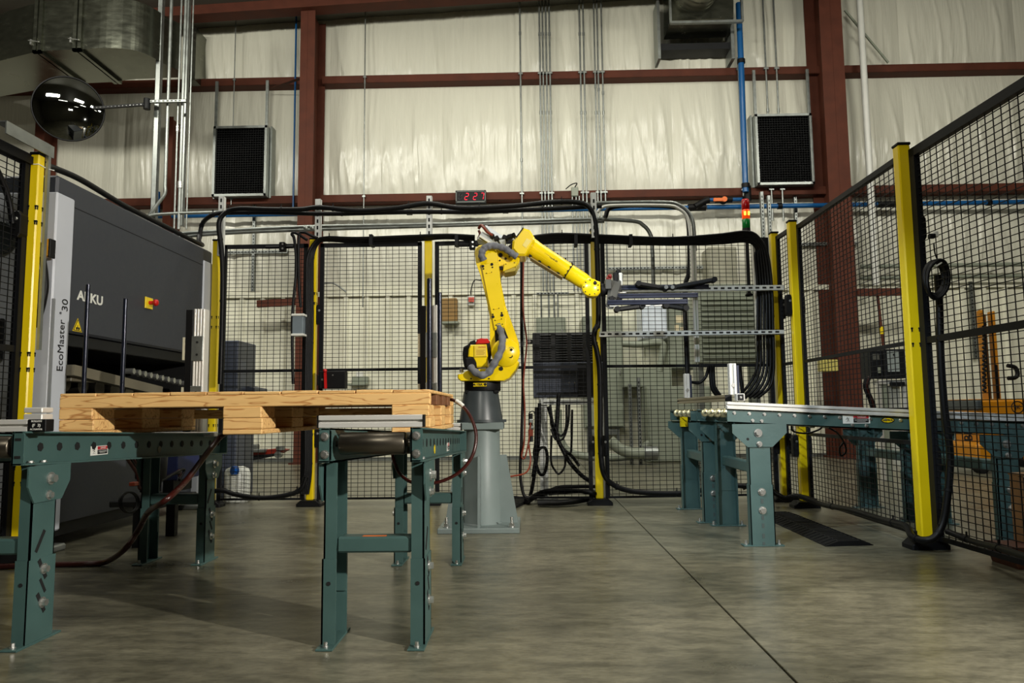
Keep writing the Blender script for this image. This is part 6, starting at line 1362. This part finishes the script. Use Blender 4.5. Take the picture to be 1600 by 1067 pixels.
b = MB(); b.cyl(P(438, 697, JY), P(438, 703, JY), .05, n=14); b.build('jack_saddle', galv, t)
# hoses under the pallet
b = MB(); b.tube([PZ(-20, 886, .014), PZ(40, 884, .014), PZ(95, 882, .014), PZ(130, 881, .014), PZ(165, 878, .02), PX(195, 858, -1.75), PX(215, 830, -1.72), PX(232, 800, -1.6), PX(258, 782, -1.44), PX(290, 752, -1.44), PX(322, 710, -1.44), PX(345, 682, -1.42), P(362, 674, 3.3)], .0125, 8); b.build('brown_hose', hosered, None, 'dark red-brown hose hanging from pallet to floor at the left conveyor', 'hose')
b = MB(); b.tube([P(703, 624, 3.3), P(712, 627, 3.28), P(728, 640, 3.25), P(740, 662, 3.22), P(744, 685, 3.2), P(738, 712, 3.18), P(722, 734, 3.18), P(700, 748, 3.18), P(675, 755, 3.18), P(645, 754, 3.2), P(625, 740, 3.25), P(615, 718, 3.3), P(612, 700, 3.32)], .0075, 8); o = b.build('brown_hose', hosered, None, 'thin red-brown hose looping right of the pallet in front of the pedestal', 'hose')
b = MB(); b.tube([P(713, 626, 3.27), P(719, 630, 3.26), P(724, 634.5, 3.255)], .0085, 8); b.build('white_sleeve', white, o)
# pneumatic unit between machine and conveyor (deep shade)
t = thing('pneumatic_unit', (-2.02, 3.9, 0), 'black motor and valve unit in the shade under the pallet', 'pump'); UX = -2.0
b = MB(); c = PX(236, 735, UX); b.lathe([(0, -.11), (.05, -.11), (.055, -.05), (.075, -.04), (.08, .08), (.06, .1), (0, .1)], c, 20); b.build('motor', cabblack, t)
b = MB(); c = PX(240, 745, UX); b.box(UX - .15, UX + .1, c.y - .15, c.y + .3, c.z - .14, c.z - .11, .004); b.build('valve_plate', cabblack, t)
for dy in (-.1, .25): b = MB(); b.box(UX - .05, UX, c.y + dy, c.y + dy + .04, 0, c.z - .14); b.build('stand_leg', cabblack, t)
p = PX(278, 705, UX); q = PX(305, 745, UX); b = MB(); b.box(UX - .1, UX, p.y, q.y + .05, q.z - .0, p.z + .05, .004); b.build('blue_cover', mat('dark_blue_cover', (30, 40, 84), .35), t)
b = MB(); b.box(UX - .08, UX - .02, p.y, q.y, c.z - .11, q.z); b.build('cover_post', cabblack, t)
for k, col in enumerate((hosered, cable, hosered, cable)):
    b = MB(); b.tube([PX(195 + 5*k, 712 - k, UX + .03), PX(214 + 3*k, 740, UX + .04), PX(222 + 4*k, 765 - 2*k, UX + .03), PX(262 + 8*k, 745 - 4*k, UX + .02), PX(280, 735 + k*5, UX + .02)], .008, 6); b.build('hose', col, t)
b = MB(); 
for k in range(3): b.tube([PX(200 + 14*math.cos(a) + k*2, 785 + 16*math.sin(a), UX + .02) for a in [2*PI*i/14 for i in range(15)]], .004, 5, 2)
b.build('tube_coil', cable, t)
b = MB(); p = PX(209, 756, UX + .04); b.obox(p, (.03, .04, .02), None, .003); b.build('orange_plug', hoseorange, t)
